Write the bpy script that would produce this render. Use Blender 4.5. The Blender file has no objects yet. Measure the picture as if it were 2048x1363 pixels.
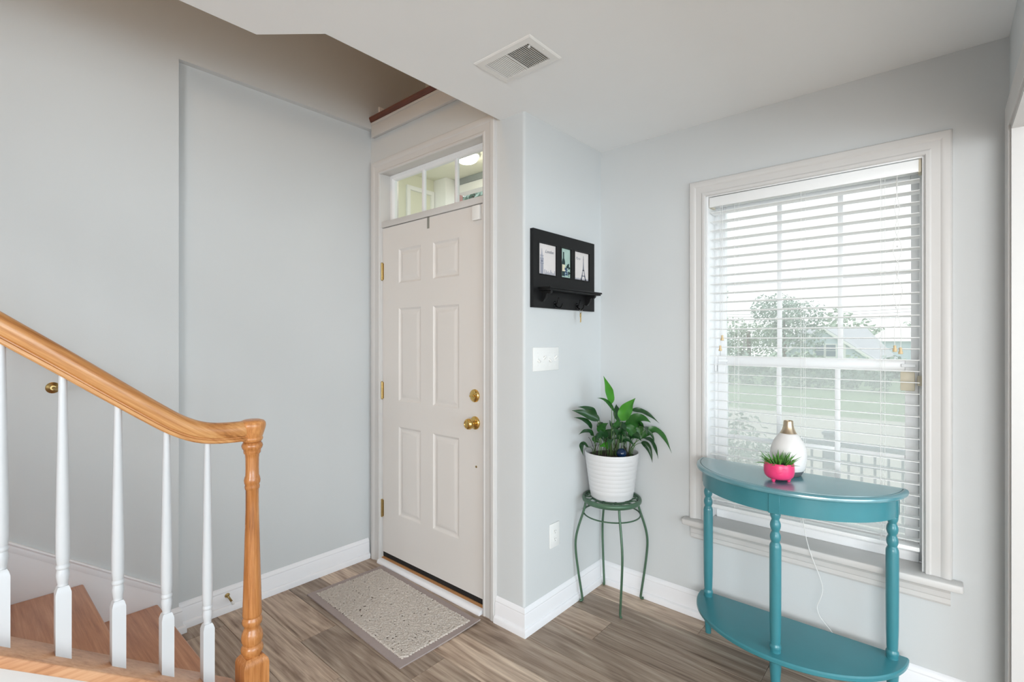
import bpy, bmesh, math, random
from mathutils import Vector, Matrix

random.seed(11)
SC = bpy.context.scene
COL = SC.collection
PI = math.pi
R = math.radians

# ------------------------------------------------------------ camera
cam_data = bpy.data.cameras.new('camera')
cam = bpy.data.objects.new('camera', cam_data)
COL.objects.link(cam)
cam.location = (0, 0, 1.378)
cam.rotation_euler = (R(90), 0, R(41.1))
cam_data.sensor_width = 36
cam_data.lens = 36 * 986 / 2048
cam_data.shift_y = -0.0022
cam_data.clip_start = 0.02
cam_data.clip_end = 300
SC.camera = cam

# ------------------------------------------------------------ exposure
SC.view_settings.view_transform = 'Standard'
SC.view_settings.look = 'None'
SC.view_settings.gamma = 1
SC.view_settings.exposure = 0
SC.view_settings.use_curve_mapping = False
try:
    SC.cycles.use_denoising = True
    SC.cycles.max_bounces = 10
    SC.cycles.diffuse_bounces = 6
    SC.cycles.transparent_max_bounces = 24
    SC.cycles.sample_clamp_indirect = 6
except Exception:
    pass

# ------------------------------------------------------------ world: bright overcast sky
W = bpy.data.worlds.new('overcast')
SC.world = W
W.use_nodes = True
bg = W.node_tree.nodes['Background']
bg.inputs[0].default_value = (0.95, 0.98, 1.0, 1)
bg.inputs[1].default_value = 1.7


def area(name, loc, rot, sx, sy, power, color):
    d = bpy.data.lights.new(name, 'AREA')
    d.shape = 'RECTANGLE'
    d.size, d.size_y = sx, sy
    d.energy = power
    d.color = color
    o = bpy.data.objects.new(name, d)
    o.location = loc
    o.rotation_euler = rot
    COL.objects.link(o)
    return o


# area lights added behind and beside the camera, standing for unseen windows
area('rear_fill_light', (2.2, -3.8, 1.5), (R(90), 0, 0), 3.0, 1.7, 220, (0.96, 0.98, 0.99))
area('side_fill_light', (3.8, 0.15, 1.3), (R(90), 0, R(90)), 3.2, 1.8, 110, (0.74, 0.895, 1.0))
# warm lamp in the upstairs hall, out of sight above the stair opening
lamp = bpy.data.lights.new('upstairs_hall_lamp', 'POINT')
lamp.energy = 30
lamp.color = (1.0, 0.62, 0.30)
lamp.shadow_soft_size = 0.15
lo = bpy.data.objects.new('upstairs_hall_lamp', lamp)
lo.location = (-2.1, -0.3, 4.6)
COL.objects.link(lo)


# ------------------------------------------------------------ helpers
def lin(c):
    return tuple((v / 255 / 12.92) if v / 255 <= 0.04045 else ((v / 255 + 0.055) / 1.055) ** 2.4 for v in c)


def mat(name, rgb, rough=0.5, metal=0.0, spec=0.5, var=0.0, vscale=6.0, bump=0.0, bscale=60.0, coat=0.0):
    """a principled material; rgb are sRGB values of the surface itself, with a little noise for paint unevenness"""
    m = bpy.data.materials.new(name)
    m.use_nodes = True
    nt = m.node_tree
    p = nt.nodes['Principled BSDF']
    c = lin(rgb)
    p.inputs['Base Color'].default_value = (*c, 1)
    p.inputs['Roughness'].default_value = rough
    p.inputs['Metallic'].default_value = metal
    p.inputs['Specular IOR Level'].default_value = spec
    p.inputs['Coat Weight'].default_value = coat
    p.inputs['Coat Roughness'].default_value = 0.15
    tc = nt.nodes.new('ShaderNodeTexCoord')
    n = nt.nodes.new('ShaderNodeTexNoise')
    n.inputs['Scale'].default_value = vscale
    n.inputs['Detail'].default_value = 4
    nt.links.new(tc.outputs['Object'], n.inputs['Vector'])
    mx = nt.nodes.new('ShaderNodeMix')
    mx.data_type = 'RGBA'
    v = max(var, 0.01)
    mx.inputs[6].default_value = (*[x * (1 - v) for x in c], 1)
    mx.inputs[7].default_value = (*[min(1, x * (1 + v)) for x in c], 1)
    nt.links.new(n.outputs['Fac'], mx.inputs[0])
    nt.links.new(mx.outputs[2], p.inputs['Base Color'])
    if bump:
        b = nt.nodes.new('ShaderNodeTexNoise')
        b.inputs['Scale'].default_value = bscale
        b.inputs['Detail'].default_value = 3
        nt.links.new(tc.outputs['Object'], b.inputs['Vector'])
        bp = nt.nodes.new('ShaderNodeBump')
        bp.inputs['Strength'].default_value = bump
        bp.inputs['Distance'].default_value = 0.002
        nt.links.new(b.outputs['Fac'], bp.inputs['Height'])
        nt.links.new(bp.outputs['Normal'], p.inputs['Normal'])
    return m


def wood(name, cols, axis='Z', scale=1.0, rough=0.35, coat=0.2, rot=(0, 0, 0), per_object=0.0, fine=1.0, gloss=0.5, mixw=(0.36, 0.42, 0.22), freq=(22, 5), warp=2.5):
    """streaky timber; grain runs along AXIS of the object's own space"""
    m = bpy.data.materials.new(name)
    m.use_nodes = True
    nt = m.node_tree
    L = nt.links
    p = nt.nodes['Principled BSDF']
    p.inputs['Roughness'].default_value = rough
    p.inputs['Coat Weight'].default_value = coat
    p.inputs['Coat Roughness'].default_value = 0.2
    p.inputs['Specular IOR Level'].default_value = gloss
    tc = nt.nodes.new('ShaderNodeTexCoord')
    oi = nt.nodes.new('ShaderNodeObjectInfo')
    off = nt.nodes.new('ShaderNodeVectorMath')
    off.operation = 'SCALE'
    off.inputs[0].default_value = (17.3, 9.1, 23.7)
    L.new(oi.outputs['Random'], off.inputs['Scale'])
    r0 = nt.nodes.new('ShaderNodeMapping')
    r0.inputs['Rotation'].default_value = rot
    L.new(tc.outputs['Object'], r0.inputs['Vector'])
    add = nt.nodes.new('ShaderNodeVectorMath')
    add.operation = 'ADD'
    L.new(r0.outputs[0], add.inputs[0])
    L.new(off.outputs[0], add.inputs[1])

    def mapped(along, across):
        mp = nt.nodes.new('ShaderNodeMapping')
        s = {'X': (along, across, across), 'Y': (across, along, across), 'Z': (across, across, along)}[axis]
        mp.inputs['Scale'].default_value = tuple(x * scale for x in s)
        L.new(add.outputs[0], mp.inputs['Vector'])
        return mp
    n1 = nt.nodes.new('ShaderNodeTexNoise')
    n1.inputs['Scale'].default_value = 1
    n1.inputs['Detail'].default_value = 6
    n1.inputs['Roughness'].default_value = 0.62
    n1.inputs['Distortion'].default_value = 1.2
    L.new(mapped(1.6, freq[0]).outputs[0], n1.inputs['Vector'])
    n2 = nt.nodes.new('ShaderNodeTexNoise')
    n2.inputs['Scale'].default_value = 1
    n2.inputs['Detail'].default_value = 4
    n2.inputs['Roughness'].default_value = 0.7
    L.new(mapped(6 * fine, 160 * fine).outputs[0], n2.inputs['Vector'])
    n3 = nt.nodes.new('ShaderNodeTexNoise')
    n3.inputs['Scale'].default_value = 1
    n3.inputs['Detail'].default_value = 2
    n3.inputs['Distortion'].default_value = warp
    L.new(mapped(0.9, freq[1]).outputs[0], n3.inputs['Vector'])
    mix = nt.nodes.new('ShaderNodeMath')
    mix.operation = 'MULTIPLY_ADD'
    mix.inputs[1].default_value = mixw[1]
    L.new(n2.outputs['Fac'], mix.inputs[0])
    sc = nt.nodes.new('ShaderNodeMath')
    sc.operation = 'MULTIPLY'
    sc.inputs[1].default_value = mixw[0]
    L.new(n1.outputs['Fac'], sc.inputs[0])
    L.new(sc.outputs[0], mix.inputs[2])
    m3 = nt.nodes.new('ShaderNodeMath')
    m3.operation = 'MULTIPLY_ADD'
    m3.inputs[1].default_value = mixw[2]
    L.new(n3.outputs['Fac'], m3.inputs[0])
    L.new(mix.outputs[0], m3.inputs[2])
    cr = nt.nodes.new('ShaderNodeValToRGB')
    e = cr.color_ramp.elements
    stops = [0.34, 0.44, 0.54, 0.66]
    while len(e) < 4:
        e.new(0.5)
    for i, c in enumerate(cols):
        e[i].position = stops[i]
        e[i].color = (*lin(c), 1)
    L.new(m3.outputs[0], cr.inputs[0])
    hsv = nt.nodes.new('ShaderNodeHueSaturation')
    mr = nt.nodes.new('ShaderNodeMapRange')
    mr.inputs[3].default_value = 1 - per_object
    mr.inputs[4].default_value = 1 + per_object
    L.new(oi.outputs['Random'], mr.inputs[0])
    L.new(mr.outputs[0], hsv.inputs['Value'])
    L.new(cr.outputs[0], hsv.inputs['Color'])
    L.new(hsv.outputs[0], p.inputs['Base Color'])
    bp = nt.nodes.new('ShaderNodeBump')
    bp.inputs['Strength'].default_value = 0.12
    bp.inputs['Distance'].default_value = 0.001
    L.new(n2.outputs['Fac'], bp.inputs['Height'])
    L.new(bp.outputs['Normal'], p.inputs['Normal'])
    return m


class MB:
    """collects shapes in world coordinates into one mesh"""
    def __init__(s):
        s.v, s.f = [], []

    def add(s, vs, fs):
        b = len(s.v)
        s.v += [tuple(v) for v in vs]
        s.f += [tuple(i + b for i in f) for f in fs]
        return s

    def box(s, x0, x1, y0, y1, z0, z1):
        vs = [(x, y, z) for z in (z0, z1) for y in (y0, y1) for x in (x0, x1)]
        return s.add(vs, [(0, 2, 3, 1), (4, 5, 7, 6), (0, 1, 5, 4), (2, 6, 7, 3), (0, 4, 6, 2), (1, 3, 7, 5)])

    def obox(s, c, ax, half):
        """oriented box: centre, three unit axes, half sizes"""
        c = Vector(c)
        a = [Vector(q) * h for q, h in zip(ax, half)]
        vs = [c + a[0] * i + a[1] * j + a[2] * k for k in (-1, 1) for j in (-1, 1) for i in (-1, 1)]
        return s.add(vs, [(0, 2, 3, 1), (4, 5, 7, 6), (0, 1, 5, 4), (2, 6, 7, 3), (0, 4, 6, 2), (1, 3, 7, 5)])

    def prism(s, poly, z0, z1):
        n = len(poly)
        vs = [(x, y, z0) for x, y in poly] + [(x, y, z1) for x, y in poly]
        fs = [tuple(range(n - 1, -1, -1)), tuple(range(n, 2 * n))]
        fs += [(i, (i + 1) % n, n + (i + 1) % n, n + i) for i in range(n)]
        return s.add(vs, fs)

    def extrude(s, poly, fn, d0, d1):
        """poly of (a, b); fn(a, b, d) -> point; between depths d0 and d1"""
        n = len(poly)
        vs = [fn(a, b, d0) for a, b in poly] + [fn(a, b, d1) for a, b in poly]
        fs = [tuple(range(n - 1, -1, -1)), tuple(range(n, 2 * n))]
        fs += [(i, (i + 1) % n, n + (i + 1) % n, n + i) for i in range(n)]
        return s.add(vs, fs)

    def lathe(s, prof, c, seg=24, axis=(0, 0, 1), caps=True):
        """prof: (radius, height along the axis)"""
        ax = Vector(axis).normalized()
        u = ax.orthogonal().normalized()
        w = ax.cross(u)
        c = Vector(c)
        vs, fs = [], []
        for r, h in prof:
            for k in range(seg):
                t = 2 * PI * k / seg
                vs.append(c + ax * h + (u * math.cos(t) + w * math.sin(t)) * r)
        for i in range(len(prof) - 1):
            for k in range(seg):
                a, b = i * seg + k, i * seg + (k + 1) % seg
                fs.append((a, b, b + seg, a + seg))
        if caps:
            fs.append(tuple(range(seg - 1, -1, -1)))
            m = (len(prof) - 1) * seg
            fs.append(tuple(range(m, m + seg)))
        return s.add(vs, fs)

    def tube(s, pts, r, seg=10, caps=True, closed=False):
        pts = [Vector(p) for p in pts]
        n = len(pts)
        rs = r if isinstance(r, (list, tuple)) else [r] * n
        tang = []
        for i in range(n):
            a = pts[(i - 1) % n] if (closed or i > 0) else pts[i]
            b = pts[(i + 1) % n] if (closed or i < n - 1) else pts[i]
            tang.append((b - a).normalized())
        u = tang[0].orthogonal().normalized()
        vs, fs = [], []
        for i in range(n):
            u = (u - tang[i] * u.dot(tang[i])).normalized()
            w = tang[i].cross(u)
            for k in range(seg):
                t = 2 * PI * k / seg
                vs.append(pts[i] + (u * math.cos(t) + w * math.sin(t)) * rs[i])
        m = n if closed else n - 1
        for i in range(m):
            j = (i + 1) % n
            for k in range(seg):
                k2 = (k + 1) % seg
                fs.append((i * seg + k, i * seg + k2, j * seg + k2, j * seg + k))
        if caps and not closed:
            fs.append(tuple(range(seg - 1, -1, -1)))
            fs.append(tuple(range((n - 1) * seg, n * seg)))
        return s.add(vs, fs)

    def sweep(s, prof, pts, side, caps=True):
        """closed profile of (a along SIDE, b along the up vector) carried along pts that lie in the plane normal to SIDE"""
        pts = [Vector(p) for p in pts]
        side = Vector(side).normalized()
        n, k = len(pts), len(prof)
        vs, fs = [], []
        for i in range(n):
            t = (pts[min(i + 1, n - 1)] - pts[max(i - 1, 0)]).normalized()
            up = side.cross(t).normalized()
            if up.z < 0:
                up = -up
            for a, b in prof:
                vs.append(pts[i] + side * a + up * b)
        for i in range(n - 1):
            for j in range(k):
                j2 = (j + 1) % k
                fs.append((i * k + j, i * k + j2, (i + 1) * k + j2, (i + 1) * k + j))
        if caps:
            fs.append(tuple(range(k - 1, -1, -1)))
            fs.append(tuple(range((n - 1) * k, n * k)))
        return s.add(vs, fs)

    def miter(s, path, prof, fn, closed=False):
        """moulding: closed profile of (offset to the left of the 2-D path, height); fn(a, b, h) -> point; corners mitred"""
        n, k = len(path), len(prof)
        vs, fs = [], []
        for i in range(n):
            p = Vector(path[i])
            d0 = d1 = None
            if closed or i > 0:
                d0 = (p - Vector(path[(i - 1) % n])).normalized()
            if closed or i < n - 1:
                d1 = (Vector(path[(i + 1) % n]) - p).normalized()
            d0 = d0 or d1
            d1 = d1 or d0
            n0, n1 = Vector((-d0.y, d0.x)), Vector((-d1.y, d1.x))
            m = (n0 + n1).normalized()
            q = 1 / max(0.2, m.dot(n0))
            for o, h in prof:
                a = p + m * (o * q)
                vs.append(fn(a.x, a.y, h))
        for i in range(n if closed else n - 1):
            j = (i + 1) % n
            for c in range(k):
                c2 = (c + 1) % k
                fs.append((i * k + c, i * k + c2, j * k + c2, j * k + c))
        if not closed:
            fs.append(tuple(range(k - 1, -1, -1)))
            fs.append(tuple(range((n - 1) * k, n * k)))
        return s.add(vs, fs)

    def sphere(s, c, r, seg=12, rings=8, sc=(1, 1, 1)):
        vs, fs = [], []
        c = Vector(c)
        vs.append(c + Vector((0, 0, -r * sc[2])))
        for i in range(1, rings):
            a = -PI / 2 + PI * i / rings
            for k in range(seg):
                t = 2 * PI * k / seg
                vs.append(c + Vector((r * math.cos(a) * math.cos(t) * sc[0], r * math.cos(a) * math.sin(t) * sc[1], r * math.sin(a) * sc[2])))
        vs.append(c + Vector((0, 0, r * sc[2])))
        top = len(vs) - 1
        for k in range(seg):
            fs.append((0, 1 + (k + 1) % seg, 1 + k))
            fs.append((top, top - seg + k, top - seg + (k + 1) % seg))
        for i in range(rings - 2):
            for k in range(seg):
                a, b = 1 + i * seg + k, 1 + i * seg + (k + 1) % seg
                fs.append((a, b, b + seg, a + seg))
        return s.add(vs, fs)


def link(name, mesh, parent=None, loc=None):
    o = bpy.data.objects.new(name, mesh)
    COL.objects.link(o)
    if parent is not None:
        o.parent = parent
    if loc is not None:
        o.location = loc
    return o


def world_loc(o):
    p = Vector(o.location)
    while o.parent is not None:
        o = o.parent
        p += o.location
    return p


def obj(name, mb, m, parent=None, smooth=40, bevel=0.0, base=None, segs=2):
    """one mesh object from world-space shapes. BASE: the object's own origin (world); default its parent's"""
    org = Vector(base) if base is not None else (world_loc(parent) if parent is not None else Vector((0, 0, 0)))
    me = bpy.data.meshes.new(name)
    me.from_pydata([tuple(Vector(v) - org) for v in mb.v], [], mb.f)
    b = bmesh.new()
    b.from_mesh(me)
    bmesh.ops.recalc_face_normals(b, faces=b.faces)
    if bevel:
        es = [e for e in b.edges if len(e.link_faces) == 2 and e.calc_face_angle(0) > R(35)]
        bmesh.ops.bevel(b, geom=es, offset=bevel, segments=segs, affect='EDGES', profile=0.5, clamp_overlap=True)
    b.to_mesh(me)
    b.free()
    for mm in (m if isinstance(m, (list, tuple)) else [m]):
        me.materials.append(mm)
    if smooth:
        me.shade_smooth()
        me.set_sharp_from_angle(angle=R(smooth))
    o = link(name, me, parent)
    po = world_loc(parent) if parent is not None else Vector((0, 0, 0))
    o.location = org - po
    return o


def tag(o, label=None, cat=None, group=None, kind=None):
    if label:
        o['label'] = label
    if cat:
        o['category'] = cat
    if group:
        o['group'] = group
    if kind:
        o['kind'] = kind
    return o


def thing(name, label, cat, loc, group=None):
    o = bpy.data.objects.new(name, None)
    COL.objects.link(o)
    o.location = loc
    o.empty_display_size = 0.05
    return tag(o, label, cat, group)


def struct(name, mb, m, label=None, cat=None, **kw):
    return tag(obj(name, mb, m, **kw), label, cat, kind='structure')


def bez(p0, p1, p2, n):
    p0, p1, p2 = Vector(p0), Vector(p1), Vector(p2)
    c = p1 * 2 - (p0 + p2) / 2
    return [(p0 * (1 - t) ** 2 + c * 2 * t * (1 - t) + p2 * t * t) for t in [i / n for i in range(n + 1)]]


def smoothline(pts, n=6):
    """Catmull-Rom through points"""
    P = [Vector(p) for p in pts]
    P = [P[0] * 2 - P[1]] + P + [P[-1] * 2 - P[-2]]
    out = []
    for i in range(1, len(P) - 2):
        for k in range(n):
            t = k / n
            a, b, c, d = P[i - 1], P[i], P[i + 1], P[i + 2]
            out.append(0.5 * ((2 * b) + (c - a) * t + (2 * a - 5 * b + 4 * c - d) * t * t + (3 * b - a - 3 * c + d) * t ** 3))
    out.append(P[-2])
    return out


# ------------------------------------------------------------ materials
M = {}
M['wall'] = mat('wall_paint', (207, 210, 211), 0.75, var=0.01, bump=0.08, bscale=220)
M['ceiling'] = mat('ceiling_paint', (242, 244, 245), 0.85, var=0.01, bump=0.06, bscale=180)
M['trim'] = mat('trim_paint', (208, 206, 204), 0.38, var=0.012)
M['base'] = mat('baseboard_paint', (240, 240, 243), 0.38, var=0.012)
M['door'] = mat('door_paint', (222, 218, 214), 0.42, var=0.01)
M['vinyl'] = mat('window_vinyl', (238, 239, 240), 0.35)
M['slat'] = mat('blind_slat', (240, 241, 241), 0.4)
M['almond'] = mat('almond_plastic', (214, 205, 184), 0.45)
M['white_plastic'] = mat('white_plastic', (236, 236, 234), 0.32)
M['cord'] = mat('white_cord', (226, 226, 224), 0.6)
M['tassel'] = mat('tassel_wood', (214, 190, 148), 0.45)
M['brass'] = mat('polished_brass', (222, 186, 112), 0.16, metal=1.0, var=0.05)
M['old_brass'] = mat('worn_brass', (184, 160, 108), 0.3, metal=1.0, var=0.15, vscale=60)
M['steel'] = mat('brushed_steel', (176, 172, 162), 0.35, metal=1.0)
M['dark'] = mat('dark_gap', (24, 20, 18), 0.8)
M['black_wood'] = mat('black_paint', (22, 22, 23), 0.45, spec=0.25, var=0.15, vscale=30)
M['black_metal'] = mat('black_metal', (22, 22, 24), 0.22, metal=0.6)
M['rug'] = mat('rug_loop', (196, 187, 178), 0.95, var=0.2, vscale=120)
M['rug_back'] = mat('rug_backing', (84, 76, 70), 0.95)
M['rug_edge'] = mat('rug_binding', (166, 153, 150), 0.9, var=0.05, vscale=40, bump=0.3, bscale=700)
M['green_metal'] = mat('green_enamel', (74, 104, 82), 0.34, var=0.22, vscale=25, metal=0.2)
M['pot'] = mat('white_ceramic', (214, 214, 215), 0.4)
M['soil'] = mat('dark_soil', (52, 40, 32), 0.95, var=0.4, vscale=60, bump=1.0, bscale=120)
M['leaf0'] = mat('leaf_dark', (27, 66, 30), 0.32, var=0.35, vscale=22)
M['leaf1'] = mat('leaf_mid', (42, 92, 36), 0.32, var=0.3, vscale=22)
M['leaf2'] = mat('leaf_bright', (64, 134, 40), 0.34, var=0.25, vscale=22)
M['stalk'] = mat('leaf_stalk', (74, 108, 50), 0.45, var=0.2)
M['glass_blue'] = mat('blue_glass', (12, 36, 66), 0.08, var=0.8, vscale=40)
M['pink'] = mat('pink_glaze', (228, 62, 116), 0.3, var=0.04)
M['succulent'] = mat('succulent_leaf', (84, 142, 56), 0.45, var=0.35, vscale=60)
M['diffuser'] = mat('white_matte_plastic', (226, 223, 221), 0.45)
M['champagne'] = mat('champagne_metal', (190, 172, 148), 0.32, metal=0.9)
M['grey_plastic'] = mat('grey_plastic', (96, 98, 100), 0.5)
M['teal'] = mat('teal_paint', (58, 128, 138), 0.3, var=0.1, vscale=9, coat=0.12)
M['teal_top'] = mat('teal_gloss_top', (62, 134, 146), 0.36, var=0.06, vscale=9, coat=1.0)
M['teal_top'].node_tree.nodes['Principled BSDF'].inputs['Coat Roughness'].default_value = 0.22
M['teal_top'].node_tree.nodes['Principled BSDF'].inputs['Coat IOR'].default_value = 2.4
M['teal_line'] = mat('teal_dark_line', (18, 56, 70), 0.5)  # darker teal strip laid along the table edge groove
M['duct_shade'] = mat('duct_shade_metal', (96, 84, 72), 0.6, metal=0.4, var=0.4, vscale=14)
M['paper'] = mat('print_paper', (222, 216, 214), 0.6, var=0.03, vscale=30)
M['paper_green'] = mat('print_pale_green', (170, 196, 186), 0.6, var=0.12, vscale=40)
M['ink'] = mat('print_grey_ink', (118, 122, 136), 0.7)
M['ink_pale'] = mat('print_pale_ink', (172, 172, 182), 0.7)
M['ink_dark'] = mat('print_dark_green', (26, 52, 52), 0.6)
M['ink_blue'] = mat('print_blue', (60, 82, 116), 0.6, var=0.5, vscale=150)
M['ink_cream'] = mat('print_cream', (222, 214, 186), 0.6)
M['oak'] = wood('oak', [(150, 92, 48), (186, 122, 68), (206, 142, 84), (222, 166, 108)], 'Z', rough=0.3)
M['oak_rail'] = wood('oak_rail', [(128, 76, 36), (182, 122, 68), (206, 150, 94), (228, 180, 124)], 'Y', rough=0.3, rot=(R(36.5), 0, 0), fine=0.6)
M['oak_tread'] = wood('oak_tread', [(138, 84, 56), (178, 120, 84), (196, 138, 100), (214, 158, 120)], 'X', rough=0.38, fine=0.6, freq=(22, 7), warp=3)
M['oak_cap'] = wood('oak_cap', [(168, 112, 74), (204, 148, 108), (218, 166, 126), (230, 182, 142)], 'Y', rough=0.34, fine=0.6)
M['baluster'] = mat('baluster_paint', (208, 210, 213), 0.35)
M['oak_sill'] = wood('oak_sill', [(150, 92, 52), (192, 136, 86), (206, 152, 100), (220, 170, 118)], 'X', rough=0.5, coat=0)
M['cherry'] = wood('dark_nosing', [(70, 34, 20), (92, 46, 28), (110, 58, 36), (124, 70, 44)], 'X', rough=0.35)
M['plank'] = wood('floor_plank', [(104, 82, 67), (150, 129, 112), (182, 162, 144), (214, 197, 177)], 'X', scale=1.0, rough=0.42, coat=0.0, per_object=0.27, fine=0.5, gloss=0.35, mixw=(0.34, 0.30, 0.36), freq=(27, 7), warp=4.5)
M['newel'] = wood('oak_newel', [(132, 78, 36), (176, 112, 58), (196, 132, 76), (214, 156, 100)], 'Z', rough=0.25, coat=0.35)


def glass_mat(name, tint=(0.97, 0.99, 0.98), veil=0.0):
    m = bpy.data.materials.new(name)
    m.use_nodes = True
    nt = m.node_tree
    nt.nodes.remove(nt.nodes['Principled BSDF'])
    out = nt.nodes['Material Output']
    tr = nt.nodes.new('ShaderNodeBsdfTransparent')
    tr.inputs[0].default_value = (*tint, 1)
    gl = nt.nodes.new('ShaderNodeBsdfGlossy')
    gl.inputs['Roughness'].default_value = 0.02
    lw = nt.nodes.new('ShaderNodeLayerWeight')
    lw.inputs['Blend'].default_value = 0.5
    pw = nt.nodes.new('ShaderNodeMath')
    pw.operation = 'POWER'
    pw.inputs[1].default_value = 5
    nt.links.new(lw.outputs['Facing'], pw.inputs[0])
    fr = nt.nodes.new('ShaderNodeMath')
    fr.operation = 'MULTIPLY_ADD'
    fr.inputs[1].default_value = 0.85
    fr.inputs[2].default_value = 0.025
    nt.links.new(pw.outputs[0], fr.inputs[0])
    mx = nt.nodes.new('ShaderNodeMixShader')
    nt.links.new(fr.outputs[0], mx.inputs[0])
    nt.links.new(tr.outputs[0], mx.inputs[1])
    nt.links.new(gl.outputs[0], mx.inputs[2])
    last = mx
    if veil:
        d = nt.nodes.new('ShaderNodeBsdfTranslucent')
        d.inputs[0].default_value = (0.86, 0.88, 0.88, 1)
        m2 = nt.nodes.new('ShaderNodeMixShader')
        m2.inputs[0].default_value = veil
        nt.links.new(mx.outputs[0], m2.inputs[1])
        nt.links.new(d.outputs[0], m2.inputs[2])
        last = m2
    nt.links.new(last.outputs[0], out.inputs[0])
    return m


M['glass'] = glass_mat('window_glass', veil=0.0)
M['hazed_glass'] = glass_mat('hazed_window_glass', veil=0.17)  # whitish veil puts glare and outdoor haze into the pane
M['screen'] = glass_mat('insect_screen', (0.93, 0.94, 0.94), veil=0.24)


def emit(name, rgb, strength):
    m = bpy.data.materials.new(name)
    m.use_nodes = True
    p = m.node_tree.nodes['Principled BSDF']
    p.inputs['Base Color'].default_value = (0.9, 0.88, 0.84, 1)
    p.inputs['Emission Color'].default_value = (*lin(rgb), 1)
    p.inputs['Emission Strength'].default_value = strength
    return m


M['lamp_glass'] = emit('lit_lamp_glass', (255, 244, 224), 22.0)

# ============================================================ the room shell
WL = -2.697          # stair wall
WR = -2.734          # its shallow recess beside the door
DY = 1.77            # front-door wall
SX = -1.468          # short wall with the switches
WY = 2.455           # window wall
RX = 0.178           # wall at the right with the cased opening
CH = 2.44            # ceiling

b = MB()
b.box(-2.87, WL, -4, 0.715, 0, 2.69)
b.box(-2.87, WR, 0.715, 1.93, 0, 2.69)
b.box(-2.87, WL, -4, 2.3, 2.69, 5.2)
struct('wall_left', b, M['wall'])

b = MB()
b.box(-2.72, -2.64, DY, 1.90, 0, 2.742)
b.box(-1.715, -1.62, DY, 1.90, 0, 2.742)
b.box(-2.64, -1.715, DY, 1.90, 2.415, 2.742)
b.box(WR, -2.72, DY, 1.90, 0, 2.742)
struct('wall_door', b, M['wall'])

poly = [(-1.62, 2.655), (-1.62, DY)]
for k in range(7):
    t = -PI / 2 + (PI / 2) * k / 6
    poly.append((SX - 0.014 + 0.014 * math.cos(t), DY + 0.014 + 0.014 * math.sin(t)))
poly.append((SX, 2.655))
struct('wall_switch', MB().prism(poly, 0, CH), M['wall'], smooth=50)

WX0, WX1, WZ0, WZ1 = -0.874, -0.05, 0.487, 2.08
b = MB()
b.box(SX, WX0, WY, 2.655, 0, CH)
b.box(WX1, 4.1, WY, 2.655, 0, CH)
b.box(WX0, WX1, WY, 2.655, 0, 0.458)
b.box(WX0, WX1, WY, 2.655, WZ1, CH)
struct('wall_window', b, M['wall'])

b = MB()
b.box(RX, 0.30, 2.345, WY, 0, CH)
b.box(RX, 0.30, -1.2, 2.345, 2.094, CH)
b.box(RX, 0.30, -1.5, -1.2, 0, CH)
struct('wall_right', b, M['wall'])
struct('wall_rear', MB().box(-2.87, 4.1, -4.15, -4, 0, 5.2), M['wall'])
struct('wall_far', MB().box(4, 4.1, -4, WY, 0, CH), M['wall'])

poly = [(-1.62, 1.90), (-1.62, 0.867), (-1.805, 0.711), (-1.805, -1.3), (WL, -1.3), (WL, -4), (4.1, -4), (4.1, 2.655), (-1.62, 2.655)]  # unseen rear of the stair opening closed off to shade the upper wall
struct('ceiling', MB().prism(poly, CH, 2.75), M['ceiling'])

# upper hall seen through the stair opening
struct('wall_upper_front', MB().box(-2.697, 3.6, 2.18, 2.3, 2.75, 5.2), M['wall'])
struct('wall_upper_right', MB().box(3.5, 3.6, -4, 2.18, 2.75, 5.2), M['wall'])
struct('ceiling_upper', MB().box(-2.87, 3.6, -4, 2.3, 5.2, 5.3), M['ceiling'])
struct('floor_upper', MB().box(-2.697, -1.62, 1.901, 2.655, 2.66, 2.742), M['ceiling'])
poly = [(-1.618, 2.178), (-1.618, 0.867), (-1.803, 0.711), (-1.803, -1.302), (WL, -1.302), (WL, -4), (3.5, -4), (3.5, 2.178)]
struct('floor_upper_hall', MB().prism(poly, 2.7505, 2.764), M['cherry'])
# fascia and nosing at the edge of the upper floor
b = MB().box(WL + 0.002, -1.622, 1.748, 1.7695, 2.636, 2.722)
b.box(WL + 0.002, -1.622, 1.744, 1.7695, 2.712, 2.728)
struct('trim_1', b, M['trim'], 'white painted fascia board along the upper floor edge above the door', bevel=0.002)
b = MB().miter([(1.80, 2.7425), (1.73, 2.7425)], [(0, 0), (0, 0), (0, 0)], lambda a, c, h: (0, 0, 0)) if False else MB()
prof = [(1.80, 2.743), (1.80, 2.764), (1.742, 2.764), (1.734, 2.760), (1.731, 2.7535), (1.734, 2.746), (1.742, 2.729), (1.7475, 2.729), (1.7475, 2.743)]
b.extrude(prof, lambda y, z, x: (x, y, z), WL + 0.002, -1.622)
struct('trim_2', b, M['cherry'], 'dark wooden nosing on the upper floor edge above the fascia')
b = MB().miter([(WL, 2.178), (WL, 1.802)], [(0, 2.765), (0.014, 2.765), (0.014, 2.82), (0.006, 2.848), (0, 2.85)], lambda x, y, h: (x, y, h))
struct('baseboard_upper', b, M['base'])
struct('floor_landing', MB().box(WL, -1.62, 1.802, 2.178, 2.743, 2.764), M['cherry'])

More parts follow.
